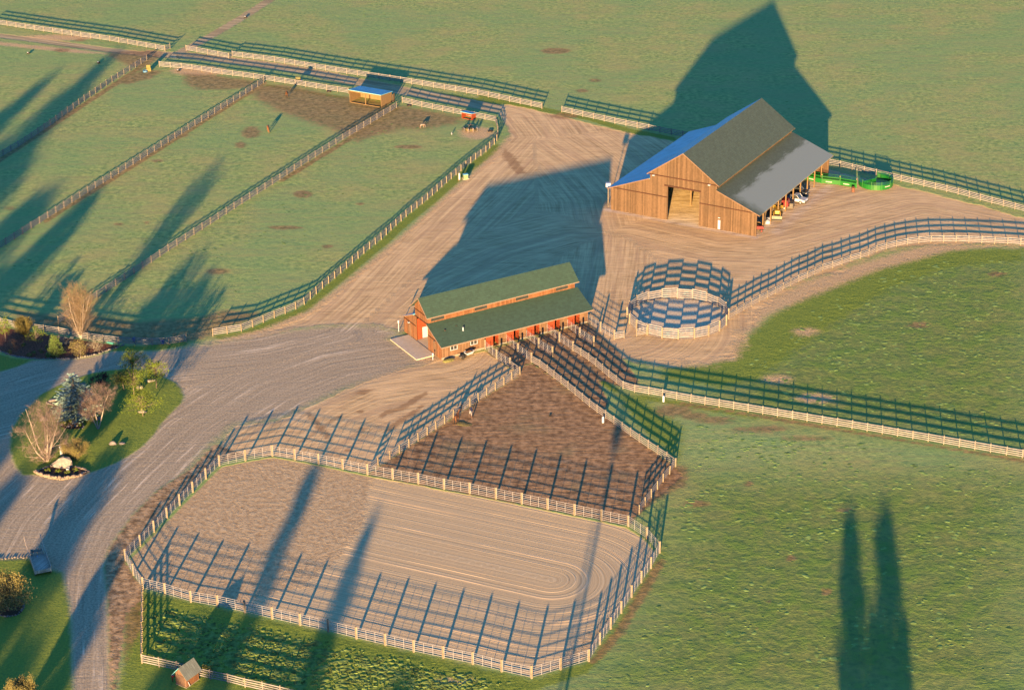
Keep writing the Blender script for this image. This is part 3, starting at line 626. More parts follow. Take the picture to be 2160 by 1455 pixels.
for y0 in (K1, K2-.14):
    m = MB(); xs = [0]+[q for w_ in cw for q in w_[:2]]+[SLN]
    for i in range(len(xs)-1):
        a, b = xs[i], xs[i+1]
        if i % 2 == 0: m.box(a, b, y0, y0+.14, LTs-.1, US)
        else: m.box(a, b, y0, y0+.14, LTs-.1, 5.25); m.box(a, b, y0, y0+.14, 6.25, US)
    m.build('clerestory_wall', M_stab, st)
    if y0 == K1:
        for a, b, z0, z1 in cw:
            wo = MB().box(a+.06, b-.06, y0+.03, y0+.06, z0+.06, z1-.06).build('window', M_glass, st)
            MB().box(a, b, y0+.03, y0+.13, z0, z0+.06).box(a, b, y0+.03, y0+.13, z1-.06, z1).box(a, a+.06, y0+.03, y0+.13, z0+.06, z1-.06).box(b-.06, b, y0+.03, y0+.13, z0+.06, z1-.06).build('frame', M_fascia, wo)
su = (RS-US)/(KR-K1); ovs = .75
slope(K1-ovs, US-ovs*su, KR, RS, -.75, SLN+.6, .13).build('roof', M_roofg, st)
slope(K2+ovs, US-ovs*su, KR, RS, -.75, SLN+.6, .13).build('roof', M_roofg, st)
sL = (LTs-LE)/K1
rf = slope(-.9, LE-.9*sL, K1-.01, LTs, -.55, SLN+.7, .13).build('roof', M_roofg, st)
slope(SWD+.9, LE-.9*sL, K2+.01, LTs, -.55, SLN+.7, .13).build('roof', M_skyfrost, st)
MB().tube((5.0, 1.4, 3.6), (5.0, 1.4, 4.35), .12, n=10).build('vent_pipe', M_white, rf)
for x, y in ((1.9, 2.2), (4.4, 2.7)): MB().tube((x, y, 3.9), (x, y, 4.25), .12, .1, n=8).tube((x, y, 4.25), (x, y, 4.33), .17, n=8).build('roof_vent', M_black, rf)
M_fas2 = plain('pale_fascia', (.11, .09, .085), .8, .2)
for y0, z0, y1, z1, x in ((K1-ovs, US-ovs*su, KR, RS, -.78), (K2+ovs, US-ovs*su, KR, RS, -.78), (-.9, LE-.9*sL, K1-.05, LTs, -.58), (SWD+.9, LE-.9*sL, K2+.05, LTs, -.58)):
    rake(x, y0, z0+.05, y1, z1+.05, M_fas2, st, .18)
MB().box(-.58, SLN+.72, -.95, -.9, LE-.9*sL-.08, LE-.9*sL+.12).box(-.78, SLN+.62, K1-ovs-.05, K1-ovs, US-ovs*su-.08, US-ovs*su+.1).build('fascia', M_fas2, st)
MB().box(-.22, -.142, .1, D0-.1, 2.75, 2.9).box(-.22, -.142, D1+.1, SWD-.1, 2.75, 2.9).box(-.22, -.142, D0-.5, D1+.5, 4.72, 4.9).box(-.22, -.142, K1-.2, K2+.2, 6.1, 6.25).build('trim_boards', M_trimdk, st)
MB().box(-.2, -.142, 1.6, 2.75, .1, 2.35).build('door', M_stabgrey, st); MB().box(-.2, -.142, 11.0, 12.1, .1, 2.35).build('door', M_stabgrey, st)
MB().box(-.45, -.15, 11.4, 11.75, 2.55, 2.7).build('wall_lamp', M_white, st); MB().box(-.35, -.15, 2.1, 2.35, 2.5, 2.7).build('wall_lamp', M_dark, st)
M_sill = plain('pale_sill', (.13, .125, .12))
for a, b in [(-.1, 8.65)]+[(p+2.62, p+4.12 if p+4.12 < SLN else SLN) for p in per]+[(p, p+1.42) for p in per]: MB().box(a, b, -.1, -.004, 0, .32).build('concrete_sill', M_sill, st)
for p in per:
    MB().box(p-.02, p+1.4, -.16, -.11, .33, 2.68).build('stall_door', M_red, st)
for a, b, z0, z1 in wins:
    wo = MB().box(a+.08, b-.08, .05, .08, z0+.08, z1-.08).build('window', M_glass, st)
    c_ = (a+b)/2
    MB().box(a-.1, b+.1, -.05, -.003, z1, z1+.1).box(a-.1, b+.1, -.05, -.003, z0-.1, z0).box(a-.1, a, -.05, -.003, z0, z1).box(b, b+.1, -.05, -.003, z0, z1).box(c_-.04, c_+.04, -.02, .045, z0, z1).build('frame', M_white, wo)
m = MB().box(0.1, SLN-.1, K1-.2, K1-.05, 0, 4.0).box(0.1, SLN-.1, K2+.05, K2+.2, 0, 4.0)
for p in per: m.box(p+2.7, p+2.8, .2, K1-.25, 0, 2.8); m.box(p-.12, p-.02, .2, K1-.25, 0, 2.8)
m.build('stall_partition', M_red, st)
for x, w_ in ((1.2, 1.1), (4.2, 1.3)): MB().box(x, x+w_, K2-.02, K2+.04, .15, 2.2).build('inner_door', M_white, st)
MB().box(5.2, 5.3, 7.0, 8.6, 0, 2.6).build('cupboard', M_white, st)
MB().box(-.1, SLN+.1, D0-.2, D1+.2, .0, .08).build('aisle_floor', M_conc, st)
MB().box(.1, SLN-.1, D0, D1, 4.78, 4.85).build('aisle_ceiling', M_lightwood, st)
MB().box(-3.9, -.23, 2.0, 11.95, -.02, .12).build('concrete_pad', M_conc, None, SF[0], SF[1], bevel=.02)['kind'] = 'structure'
def bpt(F, a, b, z=0):
    u = Vector((math.cos(F[1]), math.sin(F[1]), 0)); v = Vector((-u.y, u.x, 0)); q = F[0]+u*a+v*b; q.z = z; return q
# ------------------------------------------------------------------ trees and shrubs
M_bark = plain('bark', (.09, .08, .075), .9, .1, .3, 3.)
M_birch = plain('birch_bark', (.17, .16, .17), .85, .2, .25, 4.)
M_twig = plain('bare_twigs', (.115, .095, .075), .9, .1, .25, .8)
M_twigr = plain('reddish_twigs', (.105, .085, .09), .9, .1, .25, .8)
M_gold = plain('golden_buds', (.11, .105, .045), .9, .1, .3, 1.2)
M_leaf = plain('young_leaves', (.06, .095, .012), .8, .15, .4, 1.5)
M_leaf2 = plain('dull_leaves', (.075, .09, .03), .85, .1, .4, 1.2)
M_spruce = plain('blue_spruce_needles', (.15, .25, .27), .85, .15, .35, 1.6)
M_pine = plain('pine_needles', (.05, .085, .025), .85, .15, .35, 1.6)
M_ever = plain('dark_needles', (.03, .06, .03), .9, .1, .3, .8)
class TB:
    """fast collector of tapered twigs and leaf faces"""
    def __init__(s): s.v = []; s.f = []
    def twig(s, a, b, r0, r1, n=3):
        d = b-a
        if d.length < 1e-5: return
        x = d.orthogonal().normalized(); y = d.normalized().cross(x); k = len(s.v)
        for p, r in ((a, r0), (b, r1)):
            for i in range(n):
                t = 6.2832*i/n; s.v.append(p+(x*math.cos(t)+y*math.sin(t))*r)
        for i in range(n): s.f.append((k+i, k+(i+1) % n, k+n+(i+1) % n, k+n+i))
    def leaf(s, c, sz, rnd, nrm=None):
        x = Vector((rnd.gauss(0, 1), rnd.gauss(0, 1), rnd.gauss(0, 1))).normalized(); y = x.orthogonal().normalized(); k = len(s.v)
        q = rnd.uniform(.6, 1.3)*sz
        s.v += [c-x*q*.5, c+y*q*.35, c+x*q*.6, c-y*q*.35]; s.f.append((k, k+1, k+2, k+3))
    def build(s, name, m, parent):
        me = bpy.data.meshes.new(name); me.from_pydata([tuple(v) for v in s.v], [], s.f); me.materials.append(m)
        o = bpy.data.objects.new(name, me); COL.objects.link(o); o.parent = parent; return o
def bare_tree(name, label, loc, h, r, seed, stems=1, spread=.45, tw=M_twig, bark=M_bark, buds=0, leafm=None, leafsz=.2, levels=4, tr=None, lean=0, thin=1., low=.25, cat='tree', group=None, kids=(4, 6), up=.35):
    rnd = random.Random(seed); root = empty(name, loc, 0, label, cat, group); T, Bt, L = TB(), TB(), TB(); tr = tr or h*.018
    def env(z):     # half width of the crown at this height
        t = max(0, min(1, (z/h-low)/(1-low))); return r*max(.12, math.sin(math.pi*min(1, t*.85+.12))**.75)
    def grow(p, d, ln, rad, lv):
        n = 3; q = p.copy(); dd = d.copy()
        for i in range(n):
            dd = (dd+Vector((rnd.gauss(0, .1), rnd.gauss(0, .1), rnd.gauss(0, .06)+up*.14))).normalized(); e = q+dd*ln/n
            r0 = rad*(1-.28*i); r1 = rad*(1-.28*(i+1)); (T if lv <= 1 else Bt).twig(q, e, r0, r1, 6 if lv == 0 else 4 if lv == 1 else 3); 
            if lv < levels:
                for _ in range(rnd.randint(*kids) if lv > 0 or i > 0 or low < .2 else 0):
                    k = rnd.random(); s = q.lerp(e, k); a = rnd.uniform(0, 6.28); o = dd.orthogonal().normalized(); o.rotate(Matrix.Rotation(a, 3, dd))
                    nd = (dd*rnd.uniform(.5, 1.)+o*spread*rnd.uniform(.8, 1.7)+Vector((0, 0, up*.5))).normalized()
                    l2 = ln*rnd.uniform(.32, .62)
                    t = s+nd*l2; ax = Vector((t.x, t.y)).length
                    if t.z > h*1.02 or ax > env(t.z)*1.15: l2 *= .55
                    grow(s, nd, l2, max(r1*.5, .0065), lv+1)
            q = e
        if lv >= levels-1 and buds:
            for _ in range(buds): L.leaf(q+Vector((rnd.gauss(0, .2), rnd.gauss(0, .2), rnd.gauss(0, .2))), leafsz, rnd)
    for s in range(stems):
        a = 6.28*s/stems+rnd.random(); k = 0 if stems == 1 else .28+lean
        d = Vector((math.cos(a)*k, math.sin(a)*k, 1)).normalized()
        grow(Vector((math.cos(a)*tr*.6*(stems > 1), math.sin(a)*tr*.6*(stems > 1), -.1)), d, h*rnd.uniform(.82, .95)*(1 if s == 0 else .9), tr, 0)
    T.build('trunk', bark, root)
    if Bt.f: Bt.build('branches', tw, root)
    if L.f: L.build('foliage', leafm, root)
    return root
def leafy(name, label, loc, h, r, seed, leafm, trunk_h=.3, clumps=60, per=26, sz=.22, flat=.8, bark=M_bark, group=None, shape='round', tr=None, cat='tree', stems=1, irr=.35):
    """trunk with limbs reaching clumps of leaves set through the crown volume, gaps between them"""
    rnd = random.Random(seed); root = empty(name, loc, 0, label, cat, group); T, L = TB(), TB(); tr = tr or max(.05, h*.02)
    c0 = h*trunk_h; fork = Vector((rnd.gauss(0, .04*h), rnd.gauss(0, .04*h), c0+.15*h))
    T.twig(Vector((0, 0, -.1)), fork, tr, tr*.7, 7)
    for i in range(clumps):
        t = rnd.random(); a = rnd.uniform(0, 6.28)
        if shape == 'cone': z = c0+(h-c0)*(1-(1-t)**.7); rad = r*(1-(z-c0)/(h-c0))**.8+.05*r; rho = rad*rnd.uniform(.4, 1)
        elif shape == 'poplar': z = c0+(h-c0)*t; rad = r*math.sin(math.pi*min(1, .15+t*.83))**.6; rho = rad*math.sqrt(rnd.random())
        else:
            z = c0+(h-c0)*(.08+.92*t); rad = r*math.sin(math.pi*min(1, .12+t*.8))**.6; rho = rad*math.sqrt(rnd.uniform(.1, 1))*(1+irr*math.sin(3*a+seed)*.6)
        c = Vector((rho*math.cos(a), rho*math.sin(a), z)); cs = (r*.2+.05)*rnd.uniform(.7, 1.3)
        base = Vector((0, 0, min(z*.75, z-rho*.5 if shape != 'cone' else z))); base.z = max(base.z, c0*.9); 
        mid = base.lerp(c, .5)+Vector((0, 0, .05*h)); T.twig(base if shape in ('cone', 'poplar') else fork.lerp(base, .4), mid, tr*.3, tr*.2, 4); T.twig(mid, c, tr*.2, tr*.05, 3)
        for _ in range(per):
            q = Vector((rnd.gauss(0, 1), rnd.gauss(0, 1), rnd.gauss(0, 1)*flat))*cs*.6; L.leaf(c+q, sz, rnd)
    if shape in ('cone', 'poplar'): T.twig(fork, Vector((0, 0, h*.95)), tr*.7, tr*.1, 6)
    T.build('trunk', bark, root); L.build('crown', leafm, root); return root
def spruce(label, loc, h, r, seed, m, name='spruce_tree', tiers=17, per=20, nd=(.30, .05), group=None, low=.07):
    rnd = random.Random(seed); root = empty(name, loc, 0, label, 'tree', group); T, L = TB(), TB()
    T.twig(Vector((0, 0, -.1)), Vector((0, 0, h*.97)), h*.022, .02, 7)
    for i in range(tiers):
        t = i/(tiers-1); z = h*(low+(.97-low)*t); rad = r*(1-t)**.62*rnd.uniform(.88, 1.08)+.1
        for j in range(max(5, int(per*(1-t*.65)))):
            a = rnd.uniform(0, 6.28); rl = rad*rnd.uniform(.72, 1.08); n = max(3, int(rl/.17)); z1 = z+rnd.uniform(-.2, .2)
            for k in range(n):
                u = (k+1)/n
                if u < .25: continue
                c = Vector((math.cos(a)*rl*u, math.sin(a)*rl*u, z1-.22*rl*u+.3*rl*u*u)); wd = .34*(1.15-u)*rl+.06
                for sd in (-1, 1, 0):
                    for _ in range(2):
                        o = Vector((-math.sin(a), math.cos(a), 0))*sd*wd*rnd.uniform(.2, 1); tip = c+o+Vector((math.cos(a), math.sin(a), 0))*nd[0]*rnd.uniform(.4, 1.2)+Vector((0, 0, rnd.uniform(-.06, .12)))
                        kk = len(L.v); x = Vector((rnd.gauss(0, 1), rnd.gauss(0, 1), rnd.gauss(0, 1))).normalized()*nd[1]*1.6
                        L.v += [c+o*.3-x, c+o*.3+x, tip]; L.f.append((kk, kk+1, kk+2))
            T.twig(Vector((0, 0, z1)), Vector((math.cos(a)*rl*.9, math.sin(a)*rl*.9, z1-.1*rl)), .03, .01, 3)
    T.build('trunk', M_bark, root); L.build('needles', m, root); return root
bare_tree('cottonwood_tree', 'tall bare tree with pale branches and orange twig tips behind the mulch bed', G(171, 714), 10.8, 3.6, 5, stems=7, spread=.46, tw=plain('tawny_twigs', (.13, .10, .08), .9, .1, .2, .8), bark=M_birch, buds=1, leafm=M_gold, leafsz=.045, levels=3, tr=.11, low=.03, up=.5, lean=-.1, kids=(3, 5))
spruce('blue spruce with silvery needles on the lawn island', G(162, 880), 8.0, 4.0, 3, M_spruce, 'blue_spruce', tiers=22, per=24, nd=(.34, .06))
bare_tree('birch_tree', 'bare twin-trunk birch in front of the blue spruce', G(207, 904), 8.0, 2.9, 11, stems=3, spread=.75, tw=M_twigr, bark=M_birch, levels=4, tr=.12, low=.2, up=.25, lean=-.05, buds=1, leafm=M_twigr, leafsz=.04, kids=(2, 4))
bare_tree('birch_tree', 'largest bare birch with spreading pale limbs beside the big white boulder', G(99, 972), 10.4, 5.0, 21, stems=6, spread=.65, tw=M_twigr, bark=M_birch, levels=4, tr=.17, low=.15, up=.3, lean=.12, buds=1, leafm=M_twigr, leafsz=.035, kids=(2, 3))
for (bx, by, h, r, sd, lab) in [(283, 838, 5.3, 2.5, 31, 'budding green tree nearest the pair of round pale boulders'), (330, 818, 4.9, 1.9, 32, 'small budding green tree nearest the right tip of the lawn island'),
        (283, 795, 4.5, 2.3, 33, 'budding green tree at the back edge of the lawn island by the drive'), (302, 877, 3.8, 2.9, 34, 'low spreading budding tree over a pale rock on the right lawn'), (262, 822, 3.2, 1.8, 35, 'greyish half-bare little tree left of the budding trees')]:
    leafy('budding_tree', lab, G(bx, by), h, r, sd, M_leaf if sd != 35 else M_leaf2, trunk_h=.34, clumps=80, per=24, sz=.16, bark=M_bark, group='small budding trees on the lawn island', tr=.09, irr=.6)
leafy('purple_shrub', 'dark reddish shrub behind the blue spruce', G(212, 812), 1.6, 1.7, 41, plain('dark_red_leaves', (.05, .02, .025), .9, .1), .05, 40, 22, .2, cat='shrub')
bare_tree('brushy_shrub', 'tawny bare shrub right of the white boulder', G(158, 968), 3.4, 2.1, 43, stems=6, spread=.5, tw=M_twig, levels=3, tr=.05, low=.02, up=.4, lean=.35, buds=1, leafm=M_gold, leafsz=.07, cat='shrub')
# mulch bed
leafy('pine_shrub', 'small dense green pine in the mulch bed', G(118, 750), 3.9, 1.6, 51, M_pine, .04, 120, 26, .15, shape='cone', cat='shrub', irr=.5)
bare_tree('bare_shrub', 'wide bare shrub against the rail fence at the left of the mulch bed', G(53, 708), 3.6, 2.5, 52, stems=7, spread=.45, tw=M_gold, levels=3, tr=.05, low=.02, up=.5, lean=.4, cat='shrub')
leafy('green_shrub', 'upright yellow-green shrub in the mulch bed left of the pine', G(78, 725), 3.0, 1.4, 53, M_leaf, .12, 36, 14, .16, cat='shrub', irr=.8)
leafy('leafy_tree', 'small yellow-green tree at the left edge above the mulch bed', G(12, 720), 4.3, 1.5, 54, M_leaf, .38, 42, 18, .17, irr=.7)
leafy('tawny_shrub', 'rounded tawny shrub below the tall bare tree', G(168, 752), 2.9, 1.5, 55, M_gold, .04, 70, 16, .12, cat='shrub')
leafy('grey_shrub', 'greyish white flowering shrub beside the fence in the mulch bed', G(205, 740), 2.5, 1.6, 56, plain('greyish_leaves', (.14, .14, .13), .9, .1), .08, 60, 12, .12, cat='shrub', irr=.8)
leafy('grey_shrub', 'small silvery shrub just right of the green pine', G(138, 728), 2.3, 1.2, 57, plain('silver_leaves', (.10, .115, .13), .9, .1), .05, 45, 12, .13, cat='shrub')
leafy('tawny_shrub', 'low rusty shrub near the left end of the mulch bed', G(27, 736), 1.7, .95, 58, plain('rusty_leaves', (.12, .075, .05), .9, .1), .02, 36, 14, .11, cat='shrub')
for i, (x, y) in enumerate(((20, 745), (70, 748), (88, 744), (100, 735), (48, 730), (62, 752))):
    leafy('perennial', 'low green plant dotted in the mulch bed', G(x, y), .55, .45, 60+i, M_leaf2, .02, 12, 12, .14, cat='plant', group='low plants dotted in the mulch bed')
# golden tree at the left and shrubs at the foot of the picture
leafy('golden_tree', 'round golden leafing tree in a stone-ringed bed at the lower left edge', G(18, 1287), 5.2, 3.1, 71, M_gold, .16, 210, 26, .2, irr=.3, tr=.13)
bare_tree('tawny_shrub', 'bare orange shrub tops poking in at the bottom left', G(45, 1500), 4.4, 2.2, 72, stems=7, spread=.35, tw=M_gold, levels=3, tr=.05, low=.02, up=.8, lean=.15, buds=2, leafm=M_gold, leafsz=.1, cat='shrub')
leafy('weed_clump', 'bushy weed clump above the wooden hut roof', G(437, 1416), .9, .8, 73, M_leaf2, .02, 30, 20, .14, cat='plant')
# trees outside the picture: their long shadows cross it
GO = 'trees standing outside the view that throw the long shadows'
def far_tree(kind, x, y, h, r, sd):
    lab = {'poplar': 'slim upright tree outside the view casting a long shadow', 'cone': 'tall conifer outside the view casting a long shadow', 'round': 'round crowned tree outside the view casting a long shadow'}[kind]
    return leafy({'poplar': 'poplar_tree', 'cone': 'conifer_tree', 'round': 'shade_tree'}[kind], lab, (x, y, 0), h, r, sd, M_ever if kind == 'cone' else M_leaf2, .1 if kind != 'round' else .2, int(70+r*45), 26, .42, shape=kind, group=GO, tr=h*.017)
for i, a_ in enumerate([('cone', -123, 340, 18.5, 8), ('cone', -131, 352, 15, 6.5), ('round', -115, 281, 14, 4.8), ('round', -105, 277, 14.3, 3.3), ('round', -123, 300, 14, 5), 
      ('round', -95.5, 200, 14.5, 3.6), ('round', -104, 210, 15, 4), ('round', -97, 232, 12, 3.5), ('round', -110, 262, 12, 4), ('round', -92, 246, 10, 2.4),
      ('round', -85.5, 125, 18, 3.8), ('round', -94, 158, 14, 3.2), ('round', -75, 117, 14, 2.3), ('round', -83, 110, 14, 4.), ('cone', -94, 104, 14, 4.5), ('round', -61, 114, 14, 2.6), ('round', -54, 118, 13, 2.4), ('round', -47, 108, 13, 2.2), ('cone', -66, 92, 15, 3.4), ('cone', -90, 92, 16, 5), ('round', -82, 98, 14, 4.5), ('cone', -100, 120, 14, 5),
      ('poplar', -53, 127, 18, 2.2), ('poplar', -39, 141, 14, 2.0), ('poplar', 33.6, 156, 12.3, 2.5), ('poplar', 38.8, 157, 12.3, 2.8), ('round', 34.0, 128, 12, 3.7), ('round', -30, 118, 12, 2.2)]): far_tree(*a_, 200+i)
for x, y, h, top in ((-6, 142, 14, 0), (1, 185, 14, 1)):
    pl = empty('utility_pole', (x, y, 0), 0, 'plain timber pole outside the view casting a thin shadow' if not top else 'timber pole outside the view with a wide top added for its shadow', 'pole')
    MB().tube((0, 0, -.1), (0, 0, h), .24, .17, 10).build('pole', M_bark, pl, smooth=True)
    if top: MB().tube((.35, 0, h-2.2), (.35, 0, h-.9), .45, n=12).tube((-.35, 0, h-2.2), (-.35, 0, h-.9), .45, n=12).build('transformer', M_conc, pl)  # wide drums made up on the unseen pole to broaden its shadow tip

# ------------------------------------------------------------------ rocks
RK = [MB().blob((0, 0, 0), (1, .85, .7), s, .22, 2).mesh('rock', M_rock) for s in (1, 2, 3)]
RKW = [MB().blob((0, 0, 0), (1, .85, .7), s, .25, 1).mesh('rock', M_rock2) for s in (4, 5, 6)]
RKP = [MB().blob((0, 0, 0), (1, .85, .7), s, .25, 1).mesh('rock', M_rock) for s in (7, 8, 9)]
def edge_stones(pts, step, sz, meshes, label, group, seed, name='edging_stone', z=.3):
    rnd = random.Random(seed)
    for q in resample(pts, step):
        s = sz*rnd.uniform(.7, 1.3); o = inst(name, rnd.choice(meshes), None, q+Vector((rnd.gauss(0, .05), rnd.gauss(0, .05), s*z)), rnd.uniform(0, 6), (s*rnd.uniform(.9, 1.4), s, s))
        tag(o, label, 'stone', group)
edge_stones(P(-20,738,0,741,30,752,75,757.5,150,757.5,195,750,240,735.5,260,728), .42, .2, RKP, 'small pale stone in the curved edging of the mulch bed', 'stones edging the mulch bed', 1)
edge_stones(P(76,995,90,1003,130,1011,165,1004,186,995), .36, .3, RKW, 'warm tan stone in the front rim of the planter below the white boulder', 'stones around the planter below the boulder', 2)
edge_stones(P(78,1000,105,1007,130,1010,160,1006), .4, .26, RKW, 'warm tan stone in the front rim of the planter below the white boulder', 'stones around the planter below the boulder', 22, z=.9)
edge_stones(P(186,995,176,989,160,985), .45, .27, RKW, 'tan stone in the back rim of the planter behind the white boulder', 'stones at the back of the planter', 3)
edge_stones(P(76,995,88,990,108,984), .45, .27, RKW, 'tan stone in the back rim of the planter behind the white boulder', 'stones at the back of the planter', 4)
edge_stones(P(-10,1290,0,1298,15,1301,35,1297,47,1286,51,1277,46,1268,32,1262,20,1260), .4, .17, RKP, 'small pale stone ringing the bed of the golden tree', 'stones ringing the golden tree bed', 5)
edge_stones(P(-20,1180,5,1179,30,1176,57,1176), .42, .18, RKP, 'small pale stone in the row left of the old wooden cart', 'stones in the row left of the cart', 6)
edge_stones(P(127,900,135,893,160,890,175,893,176,902,168,905), .5, .16, RKP, 'small stone ringing the round flower bed by the spruce', 'stones ringing the flower bed by the spruce', 7)
edge_stones(P(98,850,105,853,120,854,125,850), .45, .17, RKP, 'small stone ringing the bed left of the spruce', 'stones ringing the bed left of the spruce', 8)
def disc(name, cx, cy, rx, ry, m, z=.012, n=26):
    bm_ = MB(); pts = [G(cx+rx*math.cos(t), cy+ry*math.sin(t)) for t in [6.2832*i/n for i in range(n)]]
    bm_.add([(p.x, p.y, z) for p in pts]+[(p.x, p.y, -.05) for p in pts], [tuple(range(n))]+[(i, (i+1) % n, n+(i+1) % n, n+i) for i in range(n)])
    o = bm_.build(name, m); o['kind'] = 'structure'; return o
M_soil = plain('dark_soil', (.05, .03, .022), .95, .1, .4, 4., bump=.03)
disc('flower_bed', 18, 1281, 32, 19, M_soil); disc('flower_bed', 152, 897, 24, 8, M_soil); disc('flower_bed', 112, 848, 13, 5, M_soil); disc('planter_soil', 131, 996, 53, 11, M_soil, .15)
def boulder(x, y, s, lab, i=0, z=.25, grp=None, m=None):
    o = inst('boulder', (m or RK)[i], None, G(x, y)+Vector((0, 0, s[2]*z)), random.Random(x).uniform(-.4, .4), s); tag(o, lab, 'boulder', grp)
bb = MB().blob((0, 0, 0), (1.6, 1.0, 1.5), 15, .5, 2).build('boulder', M_rock, None, G(136, 984)+Vector((0, 0, .35))); tag(bb, 'largest white boulder, peaked, at the head of the stone planter', 'boulder')
boulder(237, 937, (.62, .5, .6), 'angular white boulder alone on the lawn with a dark shadow behind'); boulder(257, 936, (.5, .4, .3), 'small grey-brown rock just right of the angular white boulder', 1)
boulder(318, 804, (.72, .55, .5), 'oval pale boulder left of the small budding tree trunk', 2); boulder(294, 820, (.6, .5, .75), 'upright pale boulder beside the trunk of a budding tree', 1)
boulder(299, 869, (.75, .5, .45), 'pale rock under the low spreading budding tree', 0); boulder(111, 846, (.75, .55, .5), 'bluish pale boulder in the ringed bed left of the spruce', 2)
boulder(209, 884, (.45, .4, .5), 'pale rock behind the twin-trunk birch', 1); boulder(92, 886, (.7, .6, .6), 'pale rock half hidden behind the upper birch branches', 0)
boulder(103, 948, (.8, .6, .9), 'pale rock in the fork of the largest birch', 2); boulder(145, 900, (.35, .3, .25), 'left small rock in the flower bed by the spruce', 0); boulder(160, 898, (.35, .3, .25), 'right small rock in the flower bed by the spruce', 1)
# ------------------------------------------------------------------ animals
def coat(name, base, patch=None, sc=1.6, thr=.5, dark_legs=True):
    g = NG(name, .7, .25); v = g.coord(); n = g.noise(v, 4., 3)
    c = g.mix(n, tuple(q*.75 for q in base), tuple(q*1.2 for q in base))
    if patch: c = g.mix(g.rng(g.noise(v, sc, 1), thr-.03, thr+.03), c, patch)
    if dark_legs: z = g.xyz(v)[2]; c = g.mix(g.rng(z, .35, .75), tuple(q*.25 for q in base), c)
    g.col(c); return g.m
def skin_obj(name, nodes, edges, m, parent, sub=1):
    me = bpy.data.meshes.new(name); me.from_pydata([n[0] for n in nodes], edges, []); me.materials.append(m)
    o = bpy.data.objects.new(name, me); COL.objects.link(o); o.parent = parent
    sk = o.modifiers.new('skin', 'SKIN'); sk.use_smooth_shade = True
    for i, v in enumerate(me.skin_vertices[0].data): r = nodes[i][1]; v.radius = (r, r) if not hasattr(r, '__len__') else r; v.use_root = i == 0
    s = o.modifiers.new('sub', 'SUBSURF'); s.levels = s.render_levels = sub; return o
def horse(loc, rz, label, m, mane, sc=1., graze=True, name='horse', cat='horse', group=None, bend=0., belly=1.):
    """x forward; withers 1.5 m at scale 1"""
    root = empty(name, loc, rz, label, cat, group); root.scale = (sc,)*3
    N = [((0, 0, 1.16), (.29*belly, .33)), ((.42, 0, 1.17), (.26*belly, .32)), ((.72, 0, 1.2), (.2, .28)), ((-.42, 0, 1.2), (.26*belly, .28)), ((-.68, 0, 1.17), (.22, .22))]; E = [(0, 1), (1, 2), (0, 3), (3, 4)]
    def chain(start, pts):
        k = start
        for p, r in pts: N.append((p, r)); E.append((k, len(N)-1)); k = len(N)-1
        return k
    if graze: chain(2, [((1.0, bend*.3, 1.18), .17), ((1.25, bend*.7, .88), .135), ((1.38, bend, .55), .11), ((1.36, bend, .42), .12), ((1.45, bend, .2), .085), ((1.5, bend, .07), .07)])
    else: chain(2, [((.95, bend*.3, 1.48), .17), ((1.15, bend*.7, 1.78), .125), ((1.24, bend, 1.92), .11), ((1.42, bend, 1.8), .1), ((1.6, bend, 1.64), .075)])
    for s in (-1, 1):
        chain(2, [((.66, s*.16, .95), .13), ((.62, s*.17, .72), .085), ((.66+.05*s, s*.17, .42), .055), ((.64+.05*s, s*.17, .14), .042), ((.68+.05*s, s*.17, .03), .062)])
        chain(4, [((-.62, s*.17, .95), .16), ((-.5, s*.18, .76), .11), ((-.72-.06*s, s*.18, .5), .065), ((-.66-.06*s, s*.18, .16), .045), ((-.62-.06*s, s*.18, .03), .064)])
    skin_obj('body', N, E, m, root)
    hx, hz = (1.36, .5) if graze else (1.22, 2.02)
    for s in (-1, 1): MB().tube((hx, bend+s*.07, hz+.02), (hx-.02, bend+s*.1, hz+.16), .04, .008, 5).build('ear', m, root)
    t = MB(); t.tube((-.86, 0, 1.24), (-1.0, 0, 1.05), .05, .07, 6); t.tube((-1.0, 0, 1.05), (-1.02, 0, .45), .07, .03, 6); t.build('tail', mane, root)
    pts = [(.72, 0, 1.5), (1.04, bend*.3, 1.37), (1.36, bend*.7, .98), (1.45, bend, .66)] if graze else [(.62, 0, 1.5), (.82, bend*.3, 1.68), (1.0, bend*.7, 1.92), (1.18, bend, 2.04)]
    mm = MB()
    for a, b in zip(pts, pts[1:]): mm.beam(a, b, .06, .16, (1, 0, 0))
    mm.build('mane', mane, root); return root
C_bay = coat('bay_coat', (.06, .026, .014)); C_ch = coat('chestnut_coat', (.10, .045, .022), None, dark_legs=False)
C_pinto = coat('pinto_coat', (.17, .18, .22), (.04, .02, .018), 1.5, .52, False); C_mini = coat('patched_coat', (.13, .075, .04), (.18, .19, .23), 2.2, .5, False)
C_minid = coat('dark_patched_coat', (.02, .018, .02), (.17, .18, .22), 2.4, .56, False)
def head(x, y, x2, y2): a, b = G(x, y), G(x2, y2); return math.atan2(b.y-a.y, b.x-a.x)
horse(G(962, 892), head(955, 900, 976, 870), 'bay horse with head raised over the hay at the paddock rail', C_bay, M_black, .98, graze=False, bend=-.25)
horse(G(993, 876), head(990, 862, 993, 882), 'brown and white pinto horse feeding beside the paddock rail', C_pinto, M_black, .92, bend=.1)
horse(G(605, 205), head(606, 190, 604, 214), 'dark bay horse standing on the bare ground of the upper paddock', C_bay, M_black, .95, graze=False)
horse(G(566, 277), head(563, 266, 568, 282), 'chestnut horse grazing on the grass below the dark horse', C_ch, M_black, .95)
horse(G(890, 270), head(884, 270, 897, 267), 'brown and white miniature horse alone on the bare ground', C_mini, M_black, .62, belly=1.1)
